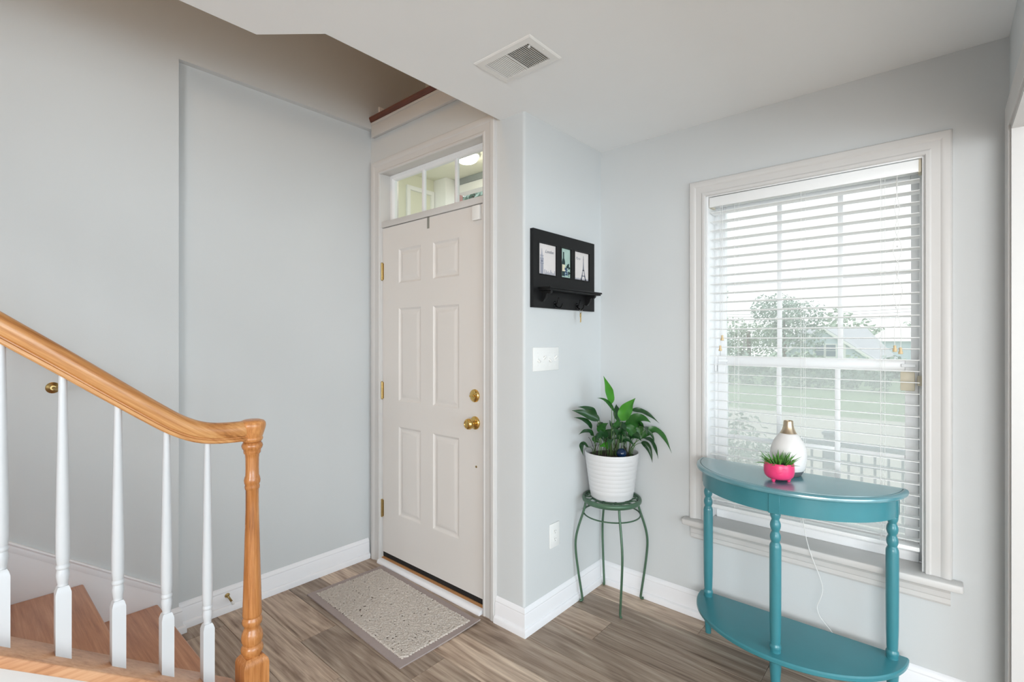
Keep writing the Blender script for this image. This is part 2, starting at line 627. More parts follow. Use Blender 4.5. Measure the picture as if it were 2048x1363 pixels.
# ------------------------------------------------------------ floor: planks laid parallel to the window wall
b = MB()
b.box(-2.87, 4.1, -4, 2.655, -0.08, -0.006)
floor = struct('floor', b, M['plank'])
b = MB()
b.box(-2.73, 2.0, -4, -1.604, -0.006, 0)
b.box(2.0, 4.0, -4, WY, -0.006, 0)
obj('rear_boards', b, M['plank'], floor)
PW, PLEN = 0.1775, 1.22
joint = {2: -1.21, 3: -1.557, 5: -2.153, 1: -0.55, 0: -0.86, 4: -0.86, 6: -1.62, 7: -0.98}
row = -1
y1 = 2.301 + PW
idx = 0
while y1 > -1.5:
    y0 = y1 - PW
    ya, yb = y0 + 0.0006, min(y1, WY) - 0.0006
    xmin = SX if y0 > DY - 0.01 else WR
    j = joint.get(row + 1, -2.7 + (row * 0.47) % PLEN)
    while j > xmin:
        j -= PLEN
    x = j
    while x < 2.0:
        xa, xb = max(x, xmin) + 0.0006, min(x + PLEN, 2.0) - 0.0006
        if xb - xa > 0.02:
            obj('plank', MB().box(xa, xb, ya, yb, -0.006, 0.0), M['plank'], floor, bevel=0.0011, segs=1, base=(xa, ya, 0))
            idx += 1
        x += PLEN
    y1 = y0
    row += 1

# ------------------------------------------------------------ baseboards
BP = [(0, 0), (0.013, 0), (0.013, 0.092), (0.0105, 0.097), (0.0115, 0.103), (0.008, 0.112), (0.003, 0.120), (0, 0.122)]
SP = [(0.013, 0), (0.026, 0), (0.026, 0.018), (0.0235, 0.027), (0.018, 0.032), (0.013, 0.033)]
flat = lambda x, y, h: (x, y, h)
pl = [(WR, 1.7515), (WR, 0.715), (WL, 0.715), (WL, 0.672)]
bl = struct('baseboard_left', MB().miter(pl, BP, flat), M['base'], smooth=30)
obj('shoe_moulding', MB().miter(pl, SP, flat), M['base'], bl, smooth=30)
pf = [(RX - 0.013, WY), (SX, WY), (SX, DY), (-1.6425, DY)]
bf = struct('baseboard_front', MB().miter(pf, BP, flat), M['base'], smooth=30)
obj('shoe_moulding', MB().miter(pf, SP, flat), M['base'], bf, smooth=30)

# ------------------------------------------------------------ cased opening at the right
prof = [(0, 0), (0, 0.010), (0.006, 0.012), (0.05, 0.011), (0.07, 0.013), (0.082, 0.013), (0.088, 0.010), (0.09, 0)]
b = MB().miter([(-1.2, 0), (-1.2, 2.094), (2.345, 2.094), (2.345, 0)], prof, lambda y, z, h: (RX - h, y, z))
struct('trim_3', b, M['trim'], 'white casing around the wide opening in the right wall', smooth=25)
b = MB().box(RX - 0.004, 0.304, 2.327, 2.3449, 0, 2.094)
b.box(RX - 0.004, 0.304, -1.1999, -1.182, 0, 2.094)
b.box(RX - 0.004, 0.304, -1.182, 2.327, 2.076, 2.0939)
struct('trim_4', b, M['trim'], 'white jamb lining the wide opening in the right wall')

# ============================================================ front door
DX0, DX1, DF = -2.617, -1.737, 1.780      # left, right, face
JX0, JX1 = -2.62, -1.733
CASE = [(0, 0), (0, 0.012), (0.004, 0.015), (0.012, 0.016), (0.018, 0.0125), (0.05, 0.014), (0.058, 0.019), (0.070, 0.021), (0.079, 0.020), (0.083, 0.015), (0.085, 0)]
b = MB().miter([(JX0, 0), (JX0, 2.395), (JX1 + 0.005, 2.395), (JX1 + 0.005, 0)], CASE, lambda x, z, h: (x, DY - h, z))
struct('trim_5', b, M['trim'], 'white moulded casing around the front door and its transom', smooth=25)
b = MB()
b.box(-2.6395, JX0, DY + 0.0, 1.90, 0, 2.40)
b.box(JX1, -1.7155, DY + 0.0, 1.90, 0, 2.40)
b.box(-2.6395, -1.7155, DY + 0.0, 1.90, 2.40, 2.4145)
b.box(JX0, JX1, DY + 0.003, 1.88, 2.064, 2.10)
b.box(JX0, JX0 + 0.012, 1.828, 1.86, 0.03, 2.064)
b.box(JX1 - 0.012, JX1, 1.828, 1.86, 0.03, 2.064)
frame = struct('trim_6', b, M['trim'], 'white door frame with the bar between door and transom', bevel=0.0015)
for z in (1.086, 0.947):
    obj('strike_slot', MB().box(JX1 - 0.0012, JX1 + 0.001, 1.7715, 1.7785, z - 0.018, z + 0.018), M['dark'], frame)

# slab with six separate moulded panels
xs = [DX0, -2.458, -2.242, -2.141, -1.922, DX1]
zs = [0.062, 0.316, 0.856, 1.003, 1.565, 1.707, 1.918, 2.060]
b = MB()
for i in range(5):
    for k in range(7):
        if i in (1, 3) and k in (1, 3, 5):
            continue
        b.box(xs[i], xs[i + 1], DF, DF + 0.012, zs[k], zs[k + 1])
b.box(DX0, DX1, DF + 0.012, DF + 0.044, zs[0], zs[-1])
door = struct('door_1', b, M['door'], 'white six panel front door with brass knob')
for i in (1, 3):
    for k in (1, 3, 5):
        x0, x1, z0, z1 = xs[i], xs[i + 1], zs[k], zs[k + 1]
        rings = [(0, 0), (0.004, 0.0005), (0.010, 0.006), (0.016, 0.0085), (0.022, 0.0085), (0.028, 0.0065), (0.044, 0.002), (0.047, 0.002)]
        vs, fs = [], []
        for ins, dep in rings:
            vs += [(x0 + ins, DF + dep, z0 + ins), (x1 - ins, DF + dep, z0 + ins), (x1 - ins, DF + dep, z1 - ins), (x0 + ins, DF + dep, z1 - ins)]
        for q in range(len(rings) - 1):
            for c in range(4):
                fs.append((q * 4 + c, q * 4 + (c + 1) % 4, q * 4 + 4 + (c + 1) % 4, q * 4 + 4 + c))
        n = len(rings) * 4
        fs.append((n - 4, n - 3, n - 2, n - 1))
        vs += [(x0, DF + 0.0118, z0), (x1, DF + 0.0118, z0), (x1, DF + 0.0118, z1), (x0, DF + 0.0118, z1)]
        fs.append((n + 3, n + 2, n + 1, n))
        for c in range(4):
            fs.append((c, (c + 1) % 4, n + (c + 1) % 4, n + c))
        obj('panel', MB().add(vs, fs), M['door'], door, smooth=20)
for z in (1.794, 1.059, 0.330):
    b = MB()
    b.lathe([(0.0066, -0.052), (0.0066, 0.052)], (JX0 + 0.002, DF - 0.006, z), 12)
    for q in (-0.031, -0.0105, 0.0105, 0.031):
        b.lathe([(0.0072, -0.0008), (0.0072, 0.0008)], (JX0 + 0.002, DF - 0.006, z + q), 12)
    for q in (-0.052, 0.052):
        b.sphere((JX0 + 0.002, DF - 0.006, z + q), 0.0068, 10, 6, (1, 1, 0.6))
    b.box(JX0 + 0.001, JX0 + 0.013, DF - 0.0015, DF + 0.001, z - 0.05, z + 0.05)
    b.box(JX0 - 0.012, JX0 + 0.0, DF - 0.0085, DF - 0.0065, z - 0.05, z + 0.05)
    obj('hinge', b, M['old_brass'], door)
Y = (0, -1, 0)
b = MB().lathe([(0.0335, 0), (0.0335, 0.004), (0.031, 0.008), (0.026, 0.010), (0.022, 0.0125), (0.016, 0.0135), (0.0, 0.0136)], (-1.805, DF, 1.086), 28, Y, caps=False)
dbolt = obj('deadbolt', b, M['brass'], door)
b = MB().lathe([(0.006, 0.012), (0.006, 0.020), (0.0, 0.0205)], (-1.805, DF, 1.086), 12, Y, caps=False)
b.obox((-1.805, DF - 0.023, 1.086), ((1, 0, 0), (0, 1, 0), (0, 0, 1)), (0.015, 0.004, 0.0045))
obj('thumb_turn', b, M['brass'], dbolt, bevel=0.0015)
b = MB().lathe([(0.034, 0), (0.034, 0.003), (0.031, 0.007), (0.024, 0.010), (0.018, 0.012), (0.0125, 0.016), (0.0115, 0.026), (0.014, 0.030)], (-1.803, DF, 0.947), 28, Y)
rose = obj('knob_rosette', b, M['brass'], door)
b = MB().lathe([(0.012, 0.028), (0.020, 0.031), (0.0265, 0.037), (0.0285, 0.044), (0.027, 0.053), (0.0235, 0.059), (0.0165, 0.062), (0.0155, 0.060), (0.009, 0.0615), (0.0, 0.062)], (-1.803, DF, 0.947), 28, Y, caps=False)
obj('knob', b, M['brass'], rose)
b = MB().lathe([(0.006, 0), (0.006, 0.002), (0.003, 0.003), (0.0, 0.003)], (-1.795, DF, 0.724), 14, Y, caps=False)
obj('screw_cap', b, M['old_brass'], door)
obj('door_sweep', MB().box(DX0 + 0.001, DX1 - 0.001, DF + 0.004, DF + 0.03, 0.032, 0.0615), M['dark'], door)
b = MB()
b.extrude([(1.7695, 0.0), (1.7695, 0.024), (1.80, 0.030), (1.90, 0.031), (1.90, 0.0)], lambda y, z, x: (x, y, z), JX0 + 0.0005, JX1 - 0.0005)
sill = struct('trim_7', b, M['oak_sill'], 'worn oak door sill under the front door')
b = MB().extrude([(1.738, 0.0), (1.738, 0.008), (1.744, 0.018), (1.754, 0.023), (1.769, 0.0245), (1.769, 0)], lambda y, z, x: (x, y, z), JX0 + 0.0005, JX1 - 0.0005)
obj('white_strip', b, M['base'], sill)

# transom window above the door
TX0, TX1, TZ0, TZ1, TY = JX0, JX1, 2.10, 2.40, 1.837
b = MB()
b.miter([(TX0, TZ0), (TX0, TZ1), (TX1, TZ1), (TX1, TZ0)], [(0, 0), (0, 0.03), (-0.02, 0.03), (-0.024, 0.026), (-0.03, 0.018), (-0.03, 0)], lambda x, z, h: (x, TY + 0.03 - h, z), closed=True)
win1 = struct('window_1', b, M['vinyl'], 'three light transom window above the front door')
for x in (-2.303, -2.017):
    obj('muntin', MB().box(x - 0.009, x + 0.009, TY + 0.004, TY + 0.026, TZ0 + 0.028, TZ1 - 0.028), M['vinyl'], win1, bevel=0.003)
gx = [TX0 + 0.027, -2.303, -2.017, TX1 - 0.027]
for i in range(3):
    obj('pane', MB().box(gx[i], gx[i + 1], TY + 0.013, TY + 0.017, TZ0 + 0.028, TZ1 - 0.028), M['glass'], win1)

# alarm contact at the top corner of the door, hook over the door
t = thing('door_sensor', 'small white alarm contact at the top corner of the front door', 'alarm sensor', (-1.784, DF, 1.98))
obj('transmitter', MB().box(-1.812, -1.757, DF - 0.016, DF - 0.0002, 1.981, 2.056), M['white_plastic'], t, bevel=0.003)
obj('magnet', MB().box(JX1 - 0.009, JX1 - 0.0003, DF - 0.010, DF - 0.0015, 1.992, 2.05), M['white_plastic'], t, bevel=0.002)
b = MB().box(-2.185, -2.168, DF - 0.0022, DF - 0.0004, 1.998, 2.0625)
b.box(-2.185, -2.168, DF - 0.0022, DF + 0.02, 2.0607, 2.0625)
tag(obj('over_door_hook', b, M['steel'], base=(-2.176, DF - 0.001, 1.998)), 'thin grey metal hook strap hanging over the top of the front door', 'hook')

# ============================================================ front window
b = MB()
CW = [(0, 0), (0, 0.010), (0.004, 0.014), (0.014, 0.015), (0.020, 0.0115), (0.046, 0.013), (0.054, 0.018), (0.066, 0.020), (0.074, 0.019), (0.078, 0.014), (0.08, 0)]
b.miter([(WX0, 0.487), (WX0, WZ1 - 0.004), (WX1, WZ1 - 0.004), (WX1, 0.487)], CW, lambda x, z, h: (x, WY - h, z))
struct('trim_8', b, M['trim'], 'white moulded casing around the front window', smooth=25)
poly = [(-0.976, 2.4545), (-0.976, 2.401), (-0.970, 2.395), (0.053, 2.395), (0.059, 2.401), (0.059, 2.4545), (WX1 - 0.0005, 2.4545), (WX1 - 0.0005, 2.5595), (WX0 + 0.0005, 2.5595), (WX0 + 0.0005, 2.4545)]
b = MB().prism(poly, 0.459, 0.4865)
stool = struct('trim_9', b, M['trim'], 'white window stool projecting under the front window', bevel=0.004)
ap = [(2.4545, 0.387), (2.444, 0.387), (2.440, 0.395), (2.441, 0.412), (2.438, 0.416), (2.436, 0.436), (2.430, 0.446), (2.424, 0.450), (2.421, 0.4585), (2.4545, 0.4585)]
b = MB().extrude(ap, lambda y, z, x: (x, y, z), -0.945, 0.024)
obj('apron', b, M['trim'], stool, smooth=25)

b = MB()
jt = 0.008
b.box(WX0, WX0 + jt, WY, 2.56, 0.4865, WZ1)
b.box(WX1 - jt, WX1, WY, 2.56, 0.4865, WZ1)
b.box(WX0 + jt, WX1 - jt, WY, 2.56, WZ1 - jt, WZ1)
b.box(WX0, WX0 + 0.02, 2.56, 2.65, 0.4865, WZ1)
b.box(WX1 - 0.02, WX1, 2.56, 2.65, 0.4865, WZ1)
b.box(WX0 + 0.02, WX1 - 0.02, 2.56, 2.65, WZ1 - 0.02, WZ1)
b.extrude([(2.545, 0.4868), (2.545, 0.522), (2.556, 0.53), (2.65, 0.515), (2.65, 0.4868)], lambda y, z, x: (x, y, z), WX0 + 0.02, WX1 - 0.02)
win2 = struct('window_2', b, M['vinyl'], 'white double hung window behind the blind', bevel=0.001)


def sash(name, y0, y1, z0, z1, st, top, bot, hm, gl):
    x0, x1 = WX0 + 0.0205, WX1 - 0.0205
    b = MB()
    b.box(x0, x0 + st, y0, y1, z0, z1)
    b.box(x1 - st, x1, y0, y1, z0, z1)
    b.box(x0 + st, x1 - st, y0, y1, z0, z0 + bot)
    b.box(x0 + st, x1 - st, y0, y1, z1 - top, z1)
    s = obj(name, b, M['vinyl'], win2, bevel=0.003)
    xa, xb = x0 + st, x1 - st
    ym = (y0 + y1) / 2
    for k in (1, 2):
        x = xa + (xb - xa) * k / 3
        obj('muntin', MB().box(x - 0.010, x + 0.010, ym - 0.006, ym + 0.006, z0 + bot, z1 - top), M['vinyl'], s, bevel=0.002)
    for k in range(3):
        x = xa + (xb - xa) * k / 3
        obj('muntin', MB().box(x + (0.0102 if k else 0), x + (xb - xa) / 3 - (0.0102 if k < 2 else 0), ym - 0.0055, ym + 0.0055, hm - 0.009, hm + 0.009), M['vinyl'], s, bevel=0.002)
    obj('pane', MB().box(xa, xb, ym + 0.0062, ym + 0.0092, z0 + bot, z1 - top), M[gl], s)


sash('upper_sash', 2.596, 2.626, 1.252, WZ1 - 0.021, 0.026, 0.03, 0.036, 1.655, 'hazed_glass')
sash('lower_sash', 2.5605, 2.59, 0.523, 1.29, 0.043, 0.043, 0.05, 0.893, 'hazed_glass')
obj('insect_screen', MB().box(WX0 + 0.0205, WX1 - 0.0205, 2.640, 2.6405, 0.53, 1.26), M['screen'], win2)
for x in (WX0 + 0.026, WX1 - 0.075):
    obj('tilt_latch', MB().box(x, x + 0.046, 2.548, 2.5604, 1.262, 1.276), M['vinyl'], win2, bevel=0.003)
t = thing('window_sensor', 'almond plastic alarm contact on the lower window sash beside its frame', 'alarm sensor', (-0.095, 2.56, 1.17))
obj('transmitter', MB().box(-0.128, -0.082, 2.545, 2.5602, 1.168, 1.244), M['almond'], t, bevel=0.003)
obj('magnet', MB().box(-0.0745, -0.0585, 2.545, 2.5595, 1.19, 1.23), M['almond'], t, bevel=0.002)
t = thing('window_sensor', 'cream alarm contact on the left side of the window sash by the tilt cords', 'alarm sensor', (-0.83, 2.56, 1.2))
obj('transmitter', MB().box(-0.850, -0.815, 2.548, 2.5602, 1.208, 1.252), M['vinyl'], t, bevel=0.003)
obj('magnet', MB().box(-0.8655, -0.8555, 2.548, 2.5595, 1.214, 1.246), M['vinyl'], t, bevel=0.002)

# ------------------------------------------------------------ slatted blind
bx0, bx1 = WX0 + 0.012, WX1 - 0.012
t = thing('window_blind', 'white wooden slat blind lowered over the front window with slats open', 'window blind', (-0.462, 2.49, 0.55))
obj('valance', MB().box(bx0 + 0.001, bx1 - 0.006, 2.459, 2.468, 2.021, 2.0685), M['slat'], t, bevel=0.0015)
obj('headrail', MB().box(bx0 + 0.004, bx1 - 0.004, 2.474, 2.524, 2.028, 2.066), M['vinyl'], t, bevel=0.001)
for x in (bx0 - 0.003, bx1 - 0.0085):
    obj('bracket', MB().box(x, x + 0.011, 2.469, 2.528, 2.022, 2.0705), M['almond'], t, bevel=0.001)
slat_me = None
tilt = 0.065
prof = []
for i in range(7):
    a = -0.0250 + 0.05 * i / 6
    prof.append((a, 0.0014 - 2.0 * a * a - a * tilt + 0.0012))
for i in range(6, -1, -1):
    a = -0.0250 + 0.05 * i / 6
    prof.append((a, 0.0014 - 2.0 * a * a - a * tilt - 0.0012))
for k in range(33):
    z = 1.994 - 0.0438 * k
    if slat_me is None:
        o = obj('slat', MB().extrude(prof, lambda y, zz, x: (x, 2.492 + y, z + zz), bx0 + 0.003, bx1 - 0.003), M['slat'], t, smooth=30, base=(-0.462, 2.492, z))
        slat_me = o.data
    else:
        link('slat', slat_me, t, Vector((-0.462, 2.492, z)) - Vector(t.location))
obj('bottom_rail', MB().box(bx0 + 0.003, bx1 - 0.003, 2.468, 2.516, 0.553, 0.570), M['slat'], t, bevel=0.003)
for x in (-0.745, -0.467, -0.186):
    b = MB()
    for y in (2.4655, 2.5185):
        b.tube([(x, y, 2.03), (x, y, 0.57)], 0.0009, 6)
    obj('ladder_cord', b, M['cord'], t)
    b = MB()
    b.tube([(x + 0.012, 2.492, 2.03), (x + 0.012, 2.492, 0.553)], 0.0009, 6)
    obj('lift_cord', b, M['cord'], t)
    obj('cord_plug', MB().lathe([(0.006, 0), (0.006, 0.004)], (x + 0.012, 2.492, 0.549), 12), M['slat'], t)


def tassel(x, y, z):
    b = MB().lathe([(0.0045, 0.026), (0.005, 0.022), (0.0045, 0.016), (0.007, 0.009), (0.0078, 0.002), (0.006, 0.0)], (x, y, z), 12)
    return obj('cord_tassel', b, M['tassel'], t)


yc = 2.4535
for dx, zt, s in ((-0.006, 1.352, 1), (0.012, 1.344, -1)):
    pts = [(-0.134, 2.466, 2.022)]
    for q in range(1, 15):
        zq = 2.022 + (zt - 2.022) * q / 15
        pts.append((-0.134 + dx * q / 15 + s * 0.011 * math.sin(q * 1.7) * math.sin(PI * q / 15), yc - 0.002 - 0.004 * (q % 2) * (s + 1) / 2, zq))
    pts.append((-0.134 + dx, yc - 0.003, zt))
    obj('pull_cord', MB().tube(smoothline(pts, 4), 0.0011, 6), M['cord'], t)
    for zk in ((1.90, 1.74) if s > 0 else (1.50,)):
        obj('cord_knot', MB().sphere((-0.134 + 0.002 * s, yc - 0.003, zk), 0.0035, 8, 6), M['cord'], t)
    tassel(-0.134 + dx, yc - 0.003, zt - 0.026)
for x, zt in ((-0.806, 1.345), (-0.797, 1.395)):
    obj('tilt_cord', MB().tube([(x, yc - 0.001, 2.024), (x, yc - 0.001, zt)], 0.0011, 6), M['cord'], t)
    tassel(x, yc - 0.001, zt - 0.026)

# ============================================================ stairs
t = thing('staircase', 'oak tread staircase with white stringer rising along the wall at the left', 'staircase', (-2.27, 0.3, 0))
NX0, NX1 = -2.684, -1.862
RUN, RISE = 0.2575, 0.188
for n in range(7):
    y, z = 0.63 - RUN * n, 0.175 + RISE * n
    obj('tread', MB().box(NX0 + 0.0005, NX1, y - RUN - 0.025, y, z - 0.026, z), M['oak_tread'], t, bevel=0.007, segs=3, base=(NX0, y, z))
    obj('riser', MB().box(NX0 + 0.0005, NX1, y - 0.043, y - 0.026, max(0, z - RISE), z - 0.026), M['base'], t)
capz = lambda y: 0.263 + 0.725 * (0.561 - y)
YE = -1.15
b = MB().extrude([(0.655, 0.0), (0.655, capz(0.655) - 0.0345), (YE, capz(YE) - 0.0345), (YE, capz(YE) - 0.45), (0.02, 0.0)], lambda y, z, x: (x, y, z), -1.861, -1.75)
obj('stringer', b, M['trim'], t)
b = MB().extrude([(0.654, capz(0.654) - 0.034), (0.654, capz(0.654)), (YE, capz(YE)), (YE, capz(YE) - 0.034)], lambda y, z, x: (x, y, z), -1.868, -1.728)
obj('stringer_cap', b, M['oak_cap'], t, bevel=0.005, segs=2)
skz = lambda y: 0.222 + 0.722 * (0.685 - y)
b = MB().extrude([(0.671, 0.0), (0.671, skz(0.671) - 0.03), (YE, skz(YE) - 0.03), (YE, skz(YE) - 0.5), (-0.4, 0.0)], lambda y, z, x: (x, y, z), WL + 0.0003, -2.684)
sk = obj('skirt_board', b, M['base'], t)
prof = [(0, 0), (0.016, 0), (0.018, -0.006), (0.014, -0.014), (0.015, -0.030), (0.013, -0.040), (0, -0.040)]
vs, fs = [], []
for y in (0.671, YE):
    for a, h in prof:
        vs.append((WL + 0.0003 + a, y, skz(y) + h))
k = len(prof)
for c in range(k):
    fs.append((c, (c + 1) % k, k + (c + 1) % k, k + c))
fs += [tuple(range(k - 1, -1, -1)), tuple(range(k, 2 * k))]
obj('skirt_moulding', MB().add(vs, fs), M['base'], sk, smooth=20)

# ------------------------------------------------------------ balustrade
HX = -1.80
NY = 0.695
t = thing('stair_railing', 'oak handrail and turned newel post with white balusters beside the stairs', 'railing', (HX, NY, 0))
path = [(-1.15, 2.365), (0.089, 1.406), (0.20, 1.320), (0.286, 1.2515), (0.36, 1.193), (0.415, 1.150), (0.46, 1.1165), (0.505, 1.0905), (0.545, 1.0755), (0.585, 1.068), (0.63, 1.0645), (0.665, 1.0635), (0.70, 1.063)]
pts = [Vector((HX, path[0][0], path[0][1]))] + smoothline([(HX, y, z) for y, z in path[1:]], 3)
half = [(0, -0.033), (0.0180, -0.033), (0.0220, -0.0295), (0.0228, -0.0225), (0.0182, -0.0195), (0.0182, -0.0175), (0.0238, -0.0135), (0.0275, -0.002), (0.0292, 0.008), (0.0275, 0.018), (0.021, 0.027), (0.010, 0.0325), (0, 0.0335)]
prof = half + [(-a, b_) for a, b_ in half[-2:0:-1]]
rail = obj('handrail', MB().sweep(prof, pts, (1, 0, 0)), M['oak_rail'], t, smooth=35)
b = MB().lathe([(0.026, 1.0225), (0.0300, 1.0245), (0.0335, 1.031), (0.034, 1.036), (0.0318, 1.0395), (0.034, 1.044), (0.0375, 1.056), (0.0415, 1.070), (0.043, 1.079), (0.042, 1.088), (0.037, 1.0945), (0.026, 1.0985), (0.012, 1.0995), (0.0, 1.0997)], (HX, NY, 0), 32, caps=False)
obj('rail_cap', b, M['oak'], t, smooth=50)
npf = [(0.0, 1.022), (0.027, 1.022), (0.0315, 1.017), (0.0338, 1.009), (0.031, 1.000), (0.0275, 0.996), (0.0272, 0.990), (0.0268, 0.985), (0.0225, 0.979), (0.0213, 0.965), (0.0208, 0.935), (0.0213, 0.908), (0.024, 0.900), (0.0258, 0.891), (0.025, 0.881), (0.0222, 0.875), (0.0238, 0.869), (0.0228, 0.861), (0.0205, 0.857), (0.0206, 0.80), (0.0232, 0.70), (0.0262, 0.58), (0.0290, 0.48), (0.0305, 0.430), (0.0298, 0.424), (0.0275, 0.420), (0.0312, 0.412), (0.0322, 0.404), (0.0300, 0.395), (0.0258, 0.390), (0.0248, 0.384), (0.0265, 0.378), (0.0315, 0.366), (0.0342, 0.352), (0.0335, 0.338), (0.0295, 0.329), (0.0285, 0.326), (0.0325, 0.321), (0.0355, 0.311), (0.0345, 0.301), (0.0295, 0.294), (0.0280, 0.288)]
newel = obj('newel_post', MB().lathe(npf, (HX, NY, 0), 32), M['newel'], t, smooth=50)
hw = 0.0405
b = MB()
vs = []
for z, w in ((0, hw), (0.262, hw), (0.274, hw - 0.0025), (0.283, hw - 0.009), (0.288, hw - 0.013)):
    vs += [(HX - w, NY - w, z), (HX + w, NY - w, z), (HX + w, NY + w, z), (HX - w, NY + w, z)]
fs = [(3, 2, 1, 0), (16, 17, 18, 19)]
for q in range(4):
    for c in range(4):
        fs.append((q * 4 + c, q * 4 + (c + 1) % 4, q * 4 + 4 + (c + 1) % 4, q * 4 + 4 + c))
obj('newel_block', b.add(vs, fs), M['newel'], newel, smooth=25)


def rail_under(y):
    for i in range(len(pts) - 1):
        if pts[i].y <= y <= pts[i + 1].y:
            f = (y - pts[i].y) / (pts[i + 1].y - pts[i].y)
            s = (pts[i + 1].z - pts[i].z) / (pts[i + 1].y - pts[i].y)
            return pts[i].z + f * (pts[i + 1].z - pts[i].z) - 0.033 * math.sqrt(1 + s * s)
    return 2


ys = [0.557, 0.445, 0.326, 0.207, 0.090] + [0.090 - 0.118 * k for k in range(1, 9)]
for y in ys:
    zb, zt = capz(y), rail_under(y) + 0.006
    s = 0.0162
    b = MB()
    zs1 = zb + 0.172
    dz = 0.725 * s
    vs = [(HX - s, y - s, zb + dz - 0.001), (HX + s, y - s, zb + dz - 0.001), (HX + s, y + s, zb - dz - 0.001), (HX - s, y + s, zb - dz - 0.001)]
    for z, w in ((zs1, s), (zs1 + 0.012, s - 0.003), (zs1 + 0.017, s - 0.0055)):
        vs += [(HX - w, y - w, z), (HX + w, y - w, z), (HX + w, y + w, z), (HX - w, y + w, z)]
    fs = [(3, 2, 1, 0), (12, 13, 14, 15)]
    for q in range(3):
        for c in range(4):
            fs.append((q * 4 + c, q * 4 + (c + 1) % 4, q * 4 + 4 + (c + 1) % 4, q * 4 + 4 + c))
    b.add(vs, fs)
    z0 = zs1 + 0.016
    b.lathe([(0.0105, z0), (0.0118, z0 + 0.003), (0.0108, z0 + 0.006), (0.0122, z0 + 0.012), (0.0143, z0 + 0.026), (0.0145, z0 + 0.035), (0.0128, z0 + 0.043), (0.0122, z0 + 0.046), (0.0145, z0 + 0.049), (0.0152, z0 + 0.053), (0.0142, z0 + 0.057), (0.0125, z0 + 0.060), (0.0136, z0 + 0.064), (0.0150, z0 + 0.085), (0.0150, z0 + 0.15), (0.0120, z0 + 0.15 + (zt - z0 - 0.15) * 0.5), (0.0088, zt)], (HX, y, 0), 18)
    obj('baluster', b, M['baluster'], t, smooth=35, base=(HX, y, zb))

# ------------------------------------------------------------ wall handrail: its brass bracket shows under the oak rail
t = thing('wall_handrail', 'brass bracket and oak rail fixed to the stair wall behind the balusters', 'handrail', (WL, 0.28, 1.18))
s = -0.745
cx, cz = -2.625, 1.247
rp = [(cx, 0.44, cz + s * 0.10), (cx, -1.1, cz + s * -1.44)]
prof = [(0.022 * math.cos(k * PI / 8), 0.022 * math.sin(k * PI / 8)) for k in range(16)]
obj('rail', MB().sweep(prof, rp, (1, 0, 0)), M['oak_rail'], t)
for y in (0.28, -0.75):
    zr = 1.181 + s * (y - 0.28)
    b = MB().lathe([(0.0225, 0), (0.0225, 0.003), (0.019, 0.006), (0.012, 0.009), (0.009, 0.012), (0, 0.0122)], (WL, y, zr), 20, (1, 0, 0), caps=False)
    b.sphere((WL + 0.012, y, zr + 0.001), 0.003, 8, 6)
    br = obj('bracket', b, M['old_brass'], t)
    zc = cz + s * (y + 0.035 - 0.34)
    arm = smoothline([(WL + 0.008, y, zr), (WL + 0.035, y + 0.010, zr - 0.004), (WL + 0.06, y + 0.025, zr + 0.008), (cx, y + 0.035, zc - 0.026)], 5)
    b = MB().tube(arm, 0.0055, 10)
    b.obox((cx, y + 0.035, zc - 0.0265), ((1, 0, 0), Vector((0, 1, s)).normalized(), Vector((0, -s, 1)).normalized()), (0.009, 0.03, 0.0018))
    obj('bracket_arm', b, M['old_brass'], br)

# ------------------------------------------------------------ door stop on the baseboard
ax = Vector((1, 0.03, -0.22)).normalized()
c = Vector((WR + 0.0128, 0.931, 0.083))
t = thing('door_stop', 'small brass spring door stop with white tip on the baseboard', 'door stop', c)
obj('flange', MB().lathe([(0.012, 0), (0.012, 0.002), (0.008, 0.006), (0.006, 0.008)], c, 16, ax), M['old_brass'], t)
b = MB()
sp = []
u = ax.orthogonal().normalized()
w = ax.cross(u)
for k in range(14 * 10 + 1):
    a = 2 * PI * k / 10
    sp.append(c + ax * (0.006 + 0.058 * k / 140) + (u * math.cos(a) + w * math.sin(a)) * 0.0042)
obj('spring', b.tube(sp, 0.0013, 5), M['old_brass'], t)
obj('tip', MB().lathe([(0.005, 0.062), (0.0075, 0.064), (0.0075, 0.075), (0.005, 0.079), (0, 0.080)], c, 14, ax, caps=False), M['white_plastic'], t)

# ------------------------------------------------------------ door mat
A, B_, D_ = Vector((-2.571, 1.272, 0)), Vector((-1.704, 1.242, 0)), Vector((-2.556, 1.733, 0))
e1, e2 = B_ - A, D_ - A
t = thing('door_mat', 'grey looped door mat with taupe fabric border in front of the door', 'door mat', (A + (e1 + e2) / 2))
P = lambda u, v, z: A + e1 * u + e2 * v + Vector((0, 0, z))
bw1, bw2 = 0.036 / e1.length, 0.036 / e2.length


def lift(u, v):
    return 0.012 * max(0, (u - 0.93) / 0.07) ** 2 * max(0, (v - 0.3) / 0.7) ** 2


